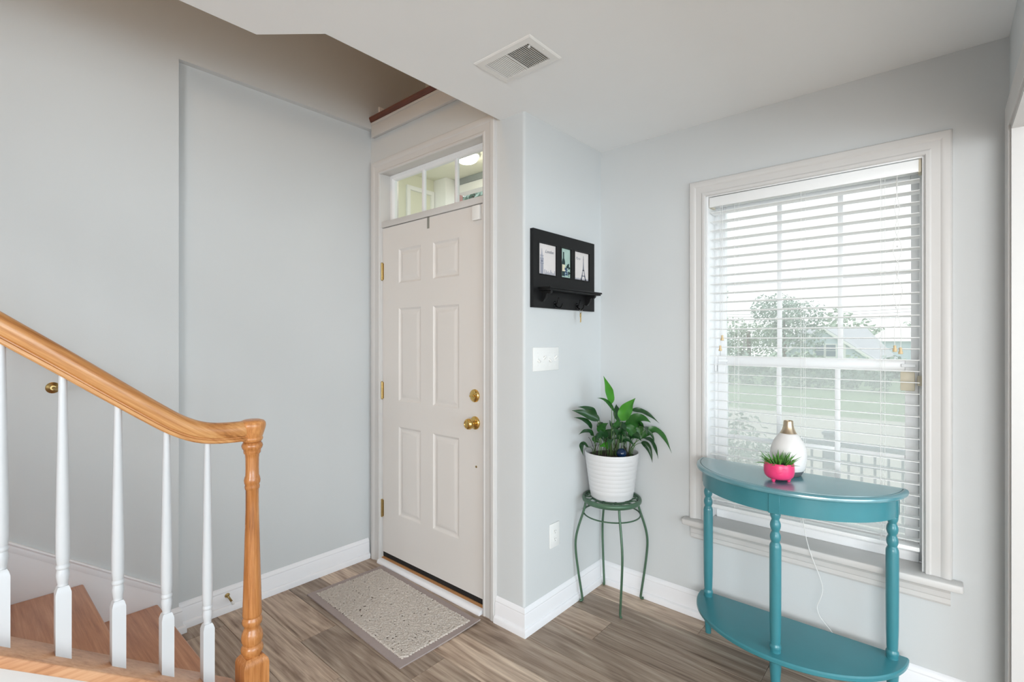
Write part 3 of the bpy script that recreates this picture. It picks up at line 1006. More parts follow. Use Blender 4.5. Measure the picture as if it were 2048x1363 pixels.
vs, fs = [], []
NU, NV = 40, 20
us = [0, bw1] + [bw1 + (1 - 2 * bw1) * k / NU for k in range(1, NU)] + [1 - bw1, 1]
vv = [0, bw2] + [bw2 + (1 - 2 * bw2) * k / NV for k in range(1, NV)] + [1 - bw2, 1]
for zz in (0.0005, 0.0065):
    for v in vv:
        for u in us:
            vs.append(P(u, v, zz + lift(u, v)))
nu, nv = len(us), len(vv)
for k in range(2):
    for j in range(nv - 1):
        for i in range(nu - 1):
            q = k * nu * nv + j * nu + i
            fs.append((q, q + 1, q + nu + 1, q + nu))
for i in range(nu - 1):
    for j in (0, nv - 1):
        q = j * nu + i
        fs.append((q, q + 1, q + 1 + nu * nv, q + nu * nv))
for j in range(nv - 1):
    for i in (0, nu - 1):
        q = j * nu + i
        fs.append((q, q + nu, q + nu + nu * nv, q + nu * nv))
obj('border', MB().add(vs, fs), M['rug_edge'], t, smooth=50)
b = MB()
rng = random.Random(5)
n1, n2 = 82, 50
bk = [P(bw1, bw2, 0.0067), P(0.93, bw2, 0.0067), P(0.93, 1 - bw2, 0.0067), P(bw1, 1 - bw2, 0.0067)]
obj('backing', MB().add(bk, [(0, 1, 2, 3)]), M['rug_back'], t, smooth=0)
for i in range(n1):
    for j in range(n2):
        if rng.random() < 0.02:
            continue
        u = bw1 + (1 - 2 * bw1) * (i + 0.5 + 0.5 * (j % 2) - 0.25) / n1 + rng.uniform(-1, 1) * 0.0012
        v = bw2 + (1 - 2 * bw2) * (j + 0.5) / n2 + rng.uniform(-1, 1) * 0.0022
        c = P(u, v, 0.0068 + lift(u, v) + rng.uniform(-0.0012, 0.0010))
        a = 0.85 + rng.uniform(-0.3, 0.3)
        d = Vector((math.cos(a), math.sin(a), 0))
        nrm = Vector((-d.y, d.x, 0))
        L_, Wd, H_ = 0.0074 * rng.uniform(0.8, 1.15), 0.0033 * rng.uniform(0.8, 1.15), 0.0060 * rng.uniform(0.7, 1.3)
        up = Vector((0, 0, 1))
        vs = [c - d * L_, c - d * L_ * 0.5 + nrm * Wd, c + d * L_ * 0.5 + nrm * Wd, c + d * L_, c + d * L_ * 0.5 - nrm * Wd, c - d * L_ * 0.5 - nrm * Wd, c - d * L_ * 0.45 + up * H_, c + d * L_ * 0.45 + up * H_]
        b.add(vs, [(0, 1, 6), (1, 2, 7, 6), (2, 3, 7), (3, 4, 7), (4, 5, 6, 7), (5, 0, 6)])
tag(obj('looped_pile', b, M['rug'], t, smooth=70), kind='stuff')

# ============================================================ wall rack
XB, XF = SX, -1.448
t = thing('key_rack', 'black wooden wall rack with three small prints, a shelf and hooks', 'wall rack', (SX, 2.082, 1.527))
ys = [1.812, 1.857, 1.998, 2.041, 2.126, 2.160, 2.300, 2.352]
zs = [1.527, 1.690, 1.838, 1.900]
b = MB()
b.box(XB + 0.0003, XF - 0.008, ys[0], ys[-1], zs[0], zs[-1])
for i in range(7):
    for k in range(3):
        if k == 1 and i in (1, 3, 5):
            continue
        b.box(XF - 0.008, XF, ys[i], ys[i + 1], zs[k], zs[k + 1])
obj('back_board', b, M['black_wood'], t, smooth=0)
for i in (1, 3, 5):
    b = MB().miter([(ys[i], zs[1]), (ys[i + 1], zs[1]), (ys[i + 1], zs[2]), (ys[i], zs[2])], [(0, -0.001), (0, 0.002), (-0.002, 0.003), (-0.005, 0.0015), (-0.006, -0.001)], lambda y, z, h: (XF + h, y, z), closed=True)
    obj('opening_bead', b, M['black_wood'], t, smooth=30)
XP = XF - 0.006


def flat_shape(b, poly, x=XP + 0.0009):
    b.extrude(poly, lambda y, z, d: (d, y, z), x - 0.0006, x)
    return b


def rect(b, y0, y1, z0, z1, x=XP + 0.0009):
    return flat_shape(b, [(y0, z0), (y1, z0), (y1, z1), (y0, z1)], x)


def lettering(text, y, z, size, m, parent, shear=0.35):
    cu = bpy.data.curves.new('lettering', 'FONT')
    cu.body = text
    cu.size = size
    cu.shear = shear
    cu.extrude = 0.0002
    tmp = bpy.data.objects.new('lettering', cu)
    COL.objects.link(tmp)
    bpy.context.view_layer.update()
    me = bpy.data.meshes.new_from_object(tmp.evaluated_get(bpy.context.evaluated_depsgraph_get()))
    bpy.data.objects.remove(tmp)
    me.transform(Matrix(((0, 0, 1, 0), (1, 0, 0, 0), (0, 1, 0, 0), (0, 0, 0, 1))))
    me.materials.clear()
    me.materials.append(m)
    o = link('lettering', me, parent)
    o.location = Vector((XP + 0.0009, y, z)) - world_loc(parent)
    return o


def print_card(i, m, label):
    o = obj('print', MB().box(XF - 0.0079, XP, ys[i] + 0.001, ys[i + 1] - 0.001, zs[1] + 0.001, zs[2] - 0.001), m, t, smooth=0)
    o['label'] = label
    return o


# clock tower print
pr = print_card(1, M['paper'], 'pale print of a clock tower with the word London')
b = MB()
y0 = 1.885
rect(b, y0 - 0.012, y0 + 0.012, 1.692, 1.742)
rect(b, y0 - 0.014, y0 + 0.014, 1.742, 1.765)
flat_shape(b, [(y0 - 0.013, 1.766), (y0 + 0.013, 1.766), (y0 + 0.008, 1.780), (y0 - 0.008, 1.780)])
flat_shape(b, [(y0 - 0.007, 1.780), (y0 + 0.007, 1.780), (y0 + 0.005, 1.790), (y0 + 0.0008, 1.815), (y0 - 0.0008, 1.815), (y0 - 0.005, 1.790)])
obj('tower_drawing', b, M['ink_pale'], pr, smooth=0)
b = MB()
for q in (-0.009, -0.003, 0.003, 0.009):
    rect(b, y0 + q - 0.0009, y0 + q + 0.0009, 1.692, 1.742, XP + 0.0012)
for zq in (1.742, 1.765, 1.780):
    rect(b, y0 - 0.014, y0 + 0.014, zq - 0.001, zq + 0.001, XP + 0.0012)
b.extrude([(y0 + 0.007 * math.cos(k * PI / 6), 1.7535 + 0.007 * math.sin(k * PI / 6)) for k in range(12)], lambda y, z, d: (d, y, z), XP + 0.0006, XP + 0.0012)
obj('tower_lines', b, M['ink'], pr, smooth=0)
b = MB()
rng = random.Random(2)
q = 1.905
while q < 1.992:
    w_ = rng.uniform(0.004, 0.009)
    rect(b, q, q + w_ * 0.7, 1.692, 1.692 + rng.uniform(0.006, 0.024))
    q += w_
obj('skyline_drawing', b, M['ink_pale'], pr, smooth=0)
lettering('London', 1.909, 1.796, 0.0225, M['ink'], pr, 0.5)
# bottle and grapes print
pr = print_card(3, M['paper_green'], 'green print of a wine bottle with grapes')
b = MB()
yb = 2.066
flat_shape(b, [(yb - 0.013, 1.698), (yb + 0.013, 1.698), (yb + 0.013, 1.768), (yb + 0.010, 1.780), (yb + 0.0045, 1.788), (yb + 0.0045, 1.820), (yb - 0.0045, 1.820), (yb - 0.0045, 1.788), (yb - 0.010, 1.780), (yb - 0.013, 1.768)])
obj('bottle_drawing', b, M['ink_dark'], pr, smooth=0)
obj('bottle_tag', rect(MB(), yb - 0.0125, yb + 0.0125, 1.722, 1.756, XP + 0.0012), M['ink_cream'], pr, smooth=0)
b = MB()
for q in range(22):
    cy, cz_ = 2.083 + rng.uniform(-0.016, 0.016), 1.722 + rng.uniform(-0.022, 0.016)
    r_ = 0.0042
    b.extrude([(cy + r_ * math.cos(k * PI / 4), cz_ + r_ * math.sin(k * PI / 4)) for k in range(8)], lambda y, z, d: (d, y, z), XP + 0.0006, XP + 0.0014 + q * 0.00002)
obj('grape_drawing', b, M['ink_blue'], pr, smooth=0)
b = MB()
for cy, cz_, r_ in ((2.104, 1.752, 0.011), (2.114, 1.742, 0.009), (2.096, 1.745, 0.009), (2.113, 1.716, 0.011), (2.110, 1.760, 0.006)):
    b.extrude([(cy + r_ * (1 + 0.3 * math.cos(3 * k)) * math.cos(k * PI / 5) * 0.8, cz_ + r_ * (1 + 0.3 * math.sin(2 * k)) * math.sin(k * PI / 5) * 0.8) for k in range(10)], lambda y, z, d: (d, y, z), XP + 0.0006, XP + 0.0013)
rect(b, 2.108, 2.112, 1.696, 1.716)
obj('vine_drawing', b, M['ink_dark'], pr, smooth=0)
# lattice tower print
pr = print_card(5, M['paper'], 'pale print of an iron lattice tower with the word Paris')
b = MB()
yt = 2.250
for sgn in (-1, 1):
    flat_shape(b, [(yt + sgn * 0.028, 1.692), (yt + sgn * 0.016, 1.692), (yt + sgn * 0.010, 1.708), (yt + sgn * 0.0035, 1.745), (yt + sgn * 0.0075, 1.745), (yt + sgn * 0.016, 1.716)])
flat_shape(b, [(yt - 0.0065, 1.742), (yt + 0.0065, 1.742), (yt + 0.0028, 1.780), (yt + 0.001, 1.822), (yt - 0.001, 1.822), (yt - 0.0028, 1.780)])
rect(b, yt - 0.018, yt + 0.018, 1.712, 1.7165)
rect(b, yt - 0.009, yt + 0.009, 1.742, 1.746)
rect(b, yt - 0.0035, yt + 0.0035, 1.800, 1.803)
obj('tower_drawing', b, M['ink'], pr, smooth=0)
b = MB()
q = 2.164
while q < 2.293:
    w_ = rng.uniform(0.005, 0.010)
    rect(b, q, q + w_, 1.692, 1.692 + rng.uniform(0.004, 0.010))
    q += w_
obj('skyline_drawing', b, M['ink_pale'], pr, smooth=0)
lettering('Paris', 2.176, 1.796, 0.022, M['ink_pale'], pr, 0.5)
# shelf with moulded edge, two brackets, two hooks
b = MB()
b.prism([(XF + 0.0002, 1.850), (-1.377, 1.850), (-1.377, 2.316), (XF + 0.0002, 2.316)], 1.616, 1.6245)
b.prism([(XF + 0.0002, 1.855), (-1.382, 1.855), (-1.382, 2.311), (XF + 0.0002, 2.311)], 1.608, 1.616)
obj('shelf', b, M['black_wood'], t, bevel=0.0015)
for y in (1.882, 2.272):
    pf2 = [(XF + 0.0002, 1.608), (XF + 0.057, 1.608), (XF + 0.055, 1.598), (XF + 0.044, 1.590), (XF + 0.036, 1.594), (XF + 0.029, 1.590), (XF + 0.026, 1.576), (XF + 0.019, 1.568), (XF + 0.014, 1.562), (XF + 0.006, 1.556), (XF + 0.0002, 1.556)]
    obj('shelf_bracket', MB().extrude(pf2, lambda x, z, y_: (x, y_, z), y - 0.008, y + 0.008), M['black_wood'], t, bevel=0.001, segs=1)
for y in (1.985, 2.178):
    b = MB()
    b.lathe([(0.0085, 0), (0.0085, 0.002), (0.006, 0.004)], (XF, y, 1.557), 14, (1, 0, 0))
    b.lathe([(0.0085, 0), (0.0085, 0.002), (0.006, 0.004)], (XF, y, 1.541), 14, (1, 0, 0))
    b.tube(smoothline([(XF + 0.003, y, 1.549), (XF + 0.012, y, 1.552), (XF + 0.017, y, 1.563), (XF + 0.022, y, 1.575)], 4), [0.004] * 5 + [0.0033] * 8, 10)
    b.sphere((XF + 0.022, y, 1.577), 0.0042, 10, 8)
    b.tube(smoothline([(XF + 0.003, y, 1.545), (XF + 0.012, y, 1.536), (XF + 0.024, y, 1.530), (XF + 0.037, y, 1.534), (XF + 0.045, y, 1.546)], 4), 0.0034, 10)
    b.sphere((XF + 0.0455, y, 1.548), 0.0042, 10, 8)
    obj('hook', b, M['black_metal'], t)
kx, ky = XF + 0.026, 2.178
t = thing('key_bunch', 'brass key on a small ring hanging from the rack hook nearest the corner', 'key', (kx, ky, 1.464))
b = MB().tube([(kx + 0.002 * math.sin(a), ky + 0.011 * math.cos(a), 1.5225 + 0.011 * math.sin(a)) for a in [2 * PI * k / 20 for k in range(20)]], 0.0009, 6, closed=True)
obj('ring', b, M['steel'], t)
d = Vector((-0.36, 0.93, 0)).normalized()
kp = lambda a, z: Vector((kx, ky, 0)) + d * a + Vector((0, 0, z))
out = [(-0.004, 1.515), (0.004, 1.515), (0.0105, 1.508), (0.0105, 1.497), (0.0045, 1.490), (0.0045, 1.484), (0.0025, 1.482), (0.0045, 1.479), (0.0022, 1.476), (0.0045, 1.473), (0.0018, 1.470), (0.001, 1.464), (-0.0035, 1.466), (-0.0035, 1.490), (-0.0105, 1.497), (-0.0105, 1.508)]
n_ = Vector((-d.y, d.x, 0))
b = MB().extrude(out, lambda a, z, q: kp(a, z) + n_ * q, -0.0011, 0.0011)
obj('key', b, M['brass'], t, smooth=0)
b = MB().extrude([(a * 0.9 + 0.001, z - 0.002) for a, z in out], lambda a, z, q: kp(a, z) + n_ * q, 0.0022, 0.0042)
obj('key', b, M['old_brass'], t, smooth=0)

# ------------------------------------------------------------ switch plate and outlet
t = thing('light_switch', 'white four gang toggle switch plate below the black wall rack', 'light switch', (SX, 1.934, 1.279))
obj('plate', MB().box(SX + 0.0002, SX + 0.006, 1.830, 2.038, 1.2215, 1.3365), M['white_plastic'], t, bevel=0.003)
for k in range(4):
    y = 1.934 + (k - 1.5) * 0.046
    up = k % 2
    b = MB().box(SX + 0.0055, SX + 0.0068, y - 0.0055, y + 0.0055, 1.267, 1.291)
    b.obox((SX + 0.012, y, 1.279 + (0.006 if up else -0.006)), (Vector((1, 0, 0.9 if up else -0.9)).normalized(), (0, 1, 0), Vector((-0.9 if up else 0.9, 0, 1)).normalized()), (0.011, 0.0042, 0.0042))
    obj('toggle', b, M['white_plastic'], t, bevel=0.0008, segs=1)
    for z in (1.249, 1.309):
        obj('screw', MB().lathe([(0.003, 0), (0.003, 0.001), (0.0, 0.0016)], (SX + 0.006, y, z), 10, (1, 0, 0), caps=False), M['white_plastic'], t)
t = thing('wall_outlet', 'white duplex power outlet low on the wall beside the plant stand', 'outlet', (SX, 2.0035, 0.395))
obj('plate', MB().box(SX + 0.0002, SX + 0.006, 1.963, 2.044, 0.335, 0.456), M['white_plastic'], t, bevel=0.003)
for z in (0.376, 0.415):
    poly = [(2.0035 + 0.0165 * math.cos(k * PI / 10), z + 0.0165 * max(-0.78, min(0.78, math.sin(k * PI / 10)))) for k in range(20)]
    r_ = obj('receptacle', MB().extrude(poly, lambda y, zz, x: (x, y, zz), SX + 0.005, SX + 0.0078), M['white_plastic'], t)
    b = MB()
    for dy, h in ((-0.006, 0.004), (0.006, 0.0032)):
        b.box(SX + 0.0077, SX + 0.0081, 2.0035 + dy - 0.001, 2.0035 + dy + 0.001, z + 0.003 - h, z + 0.003 + h)
    b.lathe([(0.0022, 0), (0.0022, 0.0004)], (SX + 0.0077, 2.0035, z - 0.008), 10, (1, 0, 0))
    obj('slots', b, M['grey_plastic'], r_, smooth=0)

# ------------------------------------------------------------ ceiling vent
t = thing('ceiling_vent', 'white metal air vent with two banks of louvres in the ceiling', 'air vent', (-1.2225, 1.431, CH))
vx0, vx1, vy0, vy1 = -1.362, -1.083, 1.335, 1.527
ix0, ix1, iy0, iy1 = -1.331, -1.114, 1.366, 1.496
prof = [(0, 0.0003), (0, 0.0078), (-0.003, 0.0084), (-0.025, 0.0062), (-0.030, 0.0028), (-0.031, 0.0003)]
b = MB().miter([(ix0, iy0), (ix1, iy0), (ix1, iy1), (ix0, iy1)], [(o, h) for o, h in prof], lambda x, y, h: (x, y, CH - h), closed=True)
obj('frame', b, M['white_plastic'], t, smooth=25)
obj('duct_shade', MB().box(ix0 - 0.001, ix1 + 0.001, iy0 - 0.001, iy1 + 0.001, CH - 0.0009, CH - 0.0002), M['duct_shade'], t, smooth=0)  # dark metal sheet stands for the shaded duct; ceiling has no hole
nb = 26
lv = {}
for k in range(nb):
    x = ix0 + (ix1 - ix0) * (k + 0.5) / nb
    sgn = -1 if k < nb // 2 else 1
    c = (x, (iy0 + iy1) / 2, CH - 0.0046)
    if sgn not in lv:
        a = Vector((-0.72, 0, -0.7) if sgn < 0 else (0.30, 0, -0.95)).normalized()
        o = obj('louvre', MB().obox(c, (a, (0, 1, 0), a.cross(Vector((0, 1, 0)))), (0.0021 if sgn < 0 else 0.0026, (iy1 - iy0) / 2 - 0.0003, 0.0004)), M['white_plastic'], t, smooth=0, base=c)
        lv[sgn] = o.data
    else:
        link('louvre', lv[sgn], t, Vector(c) - Vector(t.location))
b = MB().box((ix0 + ix1) / 2 - 0.002, (ix0 + ix1) / 2 + 0.002, iy0, iy1, CH - 0.0075, CH - 0.001)
obj('centre_bar', b, M['white_plastic'], t, smooth=0)
b = MB()
for x in (vx0 + 0.013, vx1 - 0.013):
    b.lathe([(0.0035, 0), (0.003, 0.0015), (0, 0.002)], (x, (vy0 + vy1) / 2, CH - 0.007), 10, (0, 0, -1), caps=False)
obj('screws', b, M['white_plastic'], t)
obj('damper_lever', MB().box(ix1 - 0.012, ix1 - 0.004, iy0 + 0.010, iy0 + 0.018, CH - 0.013, CH - 0.006), M['white_plastic'], t, bevel=0.001, segs=1)

# ============================================================ plant stand in the corner
PX, PY = -1.312, 2.303
t = thing('plant_stand', 'green metal plant stand with four bowed legs in the corner', 'plant stand', (PX, PY, 0))
prof = [(0.139, 0.528), (0.147, 0.524), (0.1525, 0.530), (0.154, 0.539), (0.1515, 0.547), (0.146, 0.550), (0.139, 0.5485), (0.139, 0.528)]
seat = obj('seat', MB().lathe(prof, (PX, PY, 0), 48, caps=False), M['green_metal'], t, smooth=60)
b = MB()
b.tube([(PX + 0.10 * math.cos(a), PY + 0.10 * math.sin(a), 0.5415) for a in [2 * PI * k / 40 for k in range(40)]], 0.0055, 8, closed=True)
b.tube([(PX + 0.05 * math.cos(a), PY + 0.05 * math.sin(a), 0.5415) for a in [2 * PI * k / 28 for k in range(28)]], 0.005, 8, closed=True)
for k in range(16):
    a = 2 * PI * k / 16
    a2 = a + PI / 16
    b.tube(bez((PX + 0.10 * math.cos(a), PY + 0.10 * math.sin(a), 0.541), (PX + 0.126 * math.cos(a2), PY + 0.126 * math.sin(a2), 0.543), (PX + 0.142 * math.cos(a), PY + 0.142 * math.sin(a), 0.541), 5), 0.0045, 6)
for k in range(8):
    a = 2 * PI * k / 8
    b.tube([(PX + 0.05 * math.cos(a), PY + 0.05 * math.sin(a), 0.541), (PX + 0.10 * math.cos(a), PY + 0.10 * math.sin(a), 0.541)], 0.0045, 6)
obj('scrollwork', b, M['green_metal'], seat)
obj('brace_ring', MB().tube([(PX + 0.147 * math.cos(a), PY + 0.147 * math.sin(a), 0.462) for a in [2 * PI * k / 48 for k in range(48)]], 0.0038, 8, closed=True), M['green_metal'], t)
lp = [(0.138, 0.530), (0.143, 0.500), (0.154, 0.462), (0.172, 0.41), (0.187, 0.355), (0.1925, 0.305), (0.189, 0.245), (0.178, 0.160), (0.165, 0.075), (0.158, 0.030), (0.1565, 0.014), (0.160, 0.007), (0.171, 0.0065)]
for k in range(4):
    a = PI / 4 + k * PI / 2
    d = Vector((math.cos(a), math.sin(a), 0))
    pts = smoothline([Vector((PX, PY, z)) + d * r for r, z in lp], 4)
    b = MB().tube(pts, 0.0062, 10)
    obj('leg', b, M['green_metal'], t, base=Vector((PX, PY, 0)) + d * 0.158)

# ------------------------------------------------------------ pot and peace lily
t = thing('potted_plant', 'leafy green peace lily in a ribbed white ceramic pot on the stand', 'potted plant', (PX, PY, 0.5505))
z0 = 0.5505
prof = [(0.0, z0), (0.100, z0), (0.108, z0 + 0.003), (0.110, z0 + 0.010)]
n = 110
for k in range(n + 1):
    f = k / n
    z = z0 + 0.028 + (0.235 - 0.040) * f
    rr = 0.1105 + 0.0285 * (0.1 + 0.9 * f) + 0.0013 * abs(math.sin(f * PI * 9)) ** 0.7
    prof.append((rr, z))
prof += [(0.1400, z0 + 0.228), (0.1405, z0 + 0.234), (0.1390, z0 + 0.2365), (0.1360, z0 + 0.2365), (0.1345, z0 + 0.232), (0.128, z0 + 0.19), (0.128, z0 + 0.185)]
obj('pot', MB().lathe(prof, (PX, PY, 0), 56, caps=False), M['pot'], t, smooth=50)
obj('soil', MB().lathe([(0.131, 0.752), (0.12, 0.764), (0.06, 0.768), (0, 0.767)], (PX, PY, 0), 32, caps=False), M['soil'], t)
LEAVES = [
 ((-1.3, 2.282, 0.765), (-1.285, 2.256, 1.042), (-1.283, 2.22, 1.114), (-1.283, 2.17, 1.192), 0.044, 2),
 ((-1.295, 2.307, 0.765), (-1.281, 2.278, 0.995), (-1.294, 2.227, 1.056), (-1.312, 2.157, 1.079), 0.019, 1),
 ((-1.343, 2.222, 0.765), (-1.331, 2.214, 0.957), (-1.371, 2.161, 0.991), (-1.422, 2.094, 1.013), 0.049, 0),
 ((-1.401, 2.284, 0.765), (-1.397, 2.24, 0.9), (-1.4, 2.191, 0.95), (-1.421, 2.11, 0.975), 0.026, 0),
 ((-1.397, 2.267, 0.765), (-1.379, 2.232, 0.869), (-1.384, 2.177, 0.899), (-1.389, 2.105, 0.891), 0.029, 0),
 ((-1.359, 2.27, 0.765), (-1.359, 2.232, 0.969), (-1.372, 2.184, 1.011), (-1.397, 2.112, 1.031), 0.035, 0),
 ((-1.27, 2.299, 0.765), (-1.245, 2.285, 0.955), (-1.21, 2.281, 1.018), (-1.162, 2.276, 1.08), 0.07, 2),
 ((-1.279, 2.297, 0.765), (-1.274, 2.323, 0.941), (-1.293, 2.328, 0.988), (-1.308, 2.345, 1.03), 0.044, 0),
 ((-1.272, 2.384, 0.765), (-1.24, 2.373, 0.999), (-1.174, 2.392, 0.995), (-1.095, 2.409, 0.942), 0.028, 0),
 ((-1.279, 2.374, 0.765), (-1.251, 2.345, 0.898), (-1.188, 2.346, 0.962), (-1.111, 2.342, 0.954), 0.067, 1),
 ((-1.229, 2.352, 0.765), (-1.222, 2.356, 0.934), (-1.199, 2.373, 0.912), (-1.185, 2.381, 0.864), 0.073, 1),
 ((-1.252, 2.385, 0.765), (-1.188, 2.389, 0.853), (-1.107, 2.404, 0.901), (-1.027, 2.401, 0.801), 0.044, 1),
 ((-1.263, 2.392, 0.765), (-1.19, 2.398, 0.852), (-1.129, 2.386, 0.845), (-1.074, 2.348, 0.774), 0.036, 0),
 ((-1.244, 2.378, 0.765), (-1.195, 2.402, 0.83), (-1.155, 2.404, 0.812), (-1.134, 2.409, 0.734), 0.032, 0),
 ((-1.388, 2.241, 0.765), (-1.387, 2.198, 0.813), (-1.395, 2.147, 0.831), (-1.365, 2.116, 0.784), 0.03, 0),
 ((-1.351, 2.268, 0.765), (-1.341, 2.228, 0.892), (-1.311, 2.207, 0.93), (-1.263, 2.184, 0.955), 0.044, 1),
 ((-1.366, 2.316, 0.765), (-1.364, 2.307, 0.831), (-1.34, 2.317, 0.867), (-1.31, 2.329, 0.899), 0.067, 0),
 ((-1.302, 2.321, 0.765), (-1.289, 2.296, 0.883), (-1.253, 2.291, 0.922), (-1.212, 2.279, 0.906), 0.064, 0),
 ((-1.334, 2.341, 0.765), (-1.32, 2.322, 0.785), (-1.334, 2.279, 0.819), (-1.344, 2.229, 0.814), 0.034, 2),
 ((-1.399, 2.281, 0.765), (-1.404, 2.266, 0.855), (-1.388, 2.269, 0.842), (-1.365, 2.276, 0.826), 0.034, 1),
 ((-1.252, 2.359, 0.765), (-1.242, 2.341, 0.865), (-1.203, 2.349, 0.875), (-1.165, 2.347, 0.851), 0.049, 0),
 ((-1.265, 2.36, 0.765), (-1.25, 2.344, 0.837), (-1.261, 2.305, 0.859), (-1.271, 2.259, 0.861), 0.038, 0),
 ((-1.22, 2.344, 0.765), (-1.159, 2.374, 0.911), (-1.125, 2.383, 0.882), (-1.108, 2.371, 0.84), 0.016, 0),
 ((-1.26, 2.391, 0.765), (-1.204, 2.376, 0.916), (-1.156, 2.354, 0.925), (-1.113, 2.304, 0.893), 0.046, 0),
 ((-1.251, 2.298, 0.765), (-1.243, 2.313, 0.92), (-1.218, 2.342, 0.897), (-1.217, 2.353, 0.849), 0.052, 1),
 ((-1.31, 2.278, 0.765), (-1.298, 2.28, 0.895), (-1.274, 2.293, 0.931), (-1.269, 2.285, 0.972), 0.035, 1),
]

rng = random.Random(8)
CAM = Vector((0, 0, 1.378))


def leaf_mesh(bs, md, tp, width, twist):
    n, m = 14, 3
    cl = bez(bs, md, tp, n)
    vs, fs = [], []
    for i, p in enumerate(cl):
        f = i / n
        tg = (cl[min(i + 1, n)] - cl[max(i - 1, 0)]).normalized()
        out = (p - Vector((PX, PY, p.z)))
        nr = (Vector((0.55, -0.65, 0.45)) + out * 2.0 + Vector(twist))
        nr = (nr - tg * nr.dot(tg)).normalized()
        sd = tg.cross(nr)
        w = width * 0.5 * (math.sin(PI * min(1, f * 1.01) ** 0.72) ** 1.05 if 0 < f < 1 else 0.015)
        wav = 0.22 * math.sin(f * 14 + twist[0] * 20)
        for j in range(-m, m + 1):
            q = j / m
            lift_ = abs(q) ** 1.3 * w * 0.38 + wav * w * q * q * (1 if j > 0 else -0.7)
            vs.append(p + sd * (w * q) + nr * lift_)
    k = 2 * m + 1
    for i in range(n):
        for j in range(k - 1):
            a = i * k + j
            fs.append((a, a + 1, a + k + 1, a + k))
    return vs, fs


for k in range(12):
    a = k * 2.4 + 0.3
    r1, r2 = rng.uniform(0.03, 0.06), rng.uniform(0.09, 0.125)
    c_, s_ = math.cos(a), math.sin(a)
    zb = rng.uniform(0.82, 0.91)
    LEAVES.append(((PX + 0.03 * c_, PY + 0.03 * s_, 0.765), (PX + r1 * c_, PY + r1 * s_, zb), (PX + (r1 + r2) / 2 * c_, PY + (r1 + r2) / 2 * s_, zb + 0.022), (PX + r2 * c_, PY + r2 * s_, zb - rng.uniform(0.0, 0.03)), rng.uniform(0.03, 0.045), 0))
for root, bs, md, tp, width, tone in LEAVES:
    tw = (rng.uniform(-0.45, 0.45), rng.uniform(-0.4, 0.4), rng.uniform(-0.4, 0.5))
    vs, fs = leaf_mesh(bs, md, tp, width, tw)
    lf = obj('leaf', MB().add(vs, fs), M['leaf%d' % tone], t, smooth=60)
    r0, b0 = Vector(root), Vector(bs)
    mid = r0.lerp(b0, 0.5) + Vector((0, 0, 0.012)) + (r0 - Vector((PX, PY, r0.z))) * -0.08
    st = bez(r0, mid, b0, 8)
    obj('stalk', MB().tube(st, [0.0022 - 0.0008 * k / 8 for k in range(9)], 6), M['stalk'], lf)
b = MB()
for k in range(26):
    a, r_ = rng.uniform(0, 2 * PI), rng.uniform(0.01, 0.11)
    p = Vector((PX + r_ * math.cos(a), PY + r_ * math.sin(a), 0.765))
    q = p + Vector((rng.uniform(-0.04, 0.04), rng.uniform(-0.04, 0.04), rng.uniform(0.03, 0.11)))
    b.tube(bez(p, (p + q) / 2 + Vector((0, 0, 0.015)), q, 5), 0.0013, 5)
tag(obj('dry_stems', b, M['soil'], t), kind='stuff')
b = MB().sphere((-1.232, 2.262, 0.794), 0.026, 20, 14)
b.tube([(-1.236, 2.266, 0.772), (-1.246, 2.272, 0.735)], 0.005, 8)
tag(obj('watering_globe', b, M['glass_blue'], base=(-1.232, 2.262, 0.735)), 'small dark blue glass watering globe among the leaves in the white pot', 'watering globe')

# ============================================================ half round console table
TXC, TYB = -0.485, 2.388
TA, TB = 0.392, 0.335
t = thing('console_table', 'teal painted half round console table with turned legs under the window', 'table', (TXC, 2.2, 0))


def half_ring(ins, n=48, yb=TYB):
    a, b_ = TA - ins, TB - ins
    return [(TXC - a * math.cos(PI * k / n), yb - b_ * math.sin(PI * k / n)) for k in range(n + 1)]


def half_slab(rows):
    """rows of (inset, z) from the underside round the moulded edge to the top"""
    vs, fs = [], []
    n = 48
    for ins, z in rows:
        vs += [(x, y, z) for x, y in half_ring(ins)]
    k = n + 1
    for i in range(len(rows) - 1):
        for j in range(n):
            a = i * k + j
            fs.append((a, a + 1, a + k + 1, a + k))
    fs.append(tuple(range(k - 1, -1, -1)))
    m = (len(rows) - 1) * k
    fs.append(tuple(range(m, m + k)))
    fs.append(tuple([i * k for i in range(len(rows))] + [i * k + n for i in range(len(rows) - 1, -1, -1)]))
    return MB().add(vs, fs)


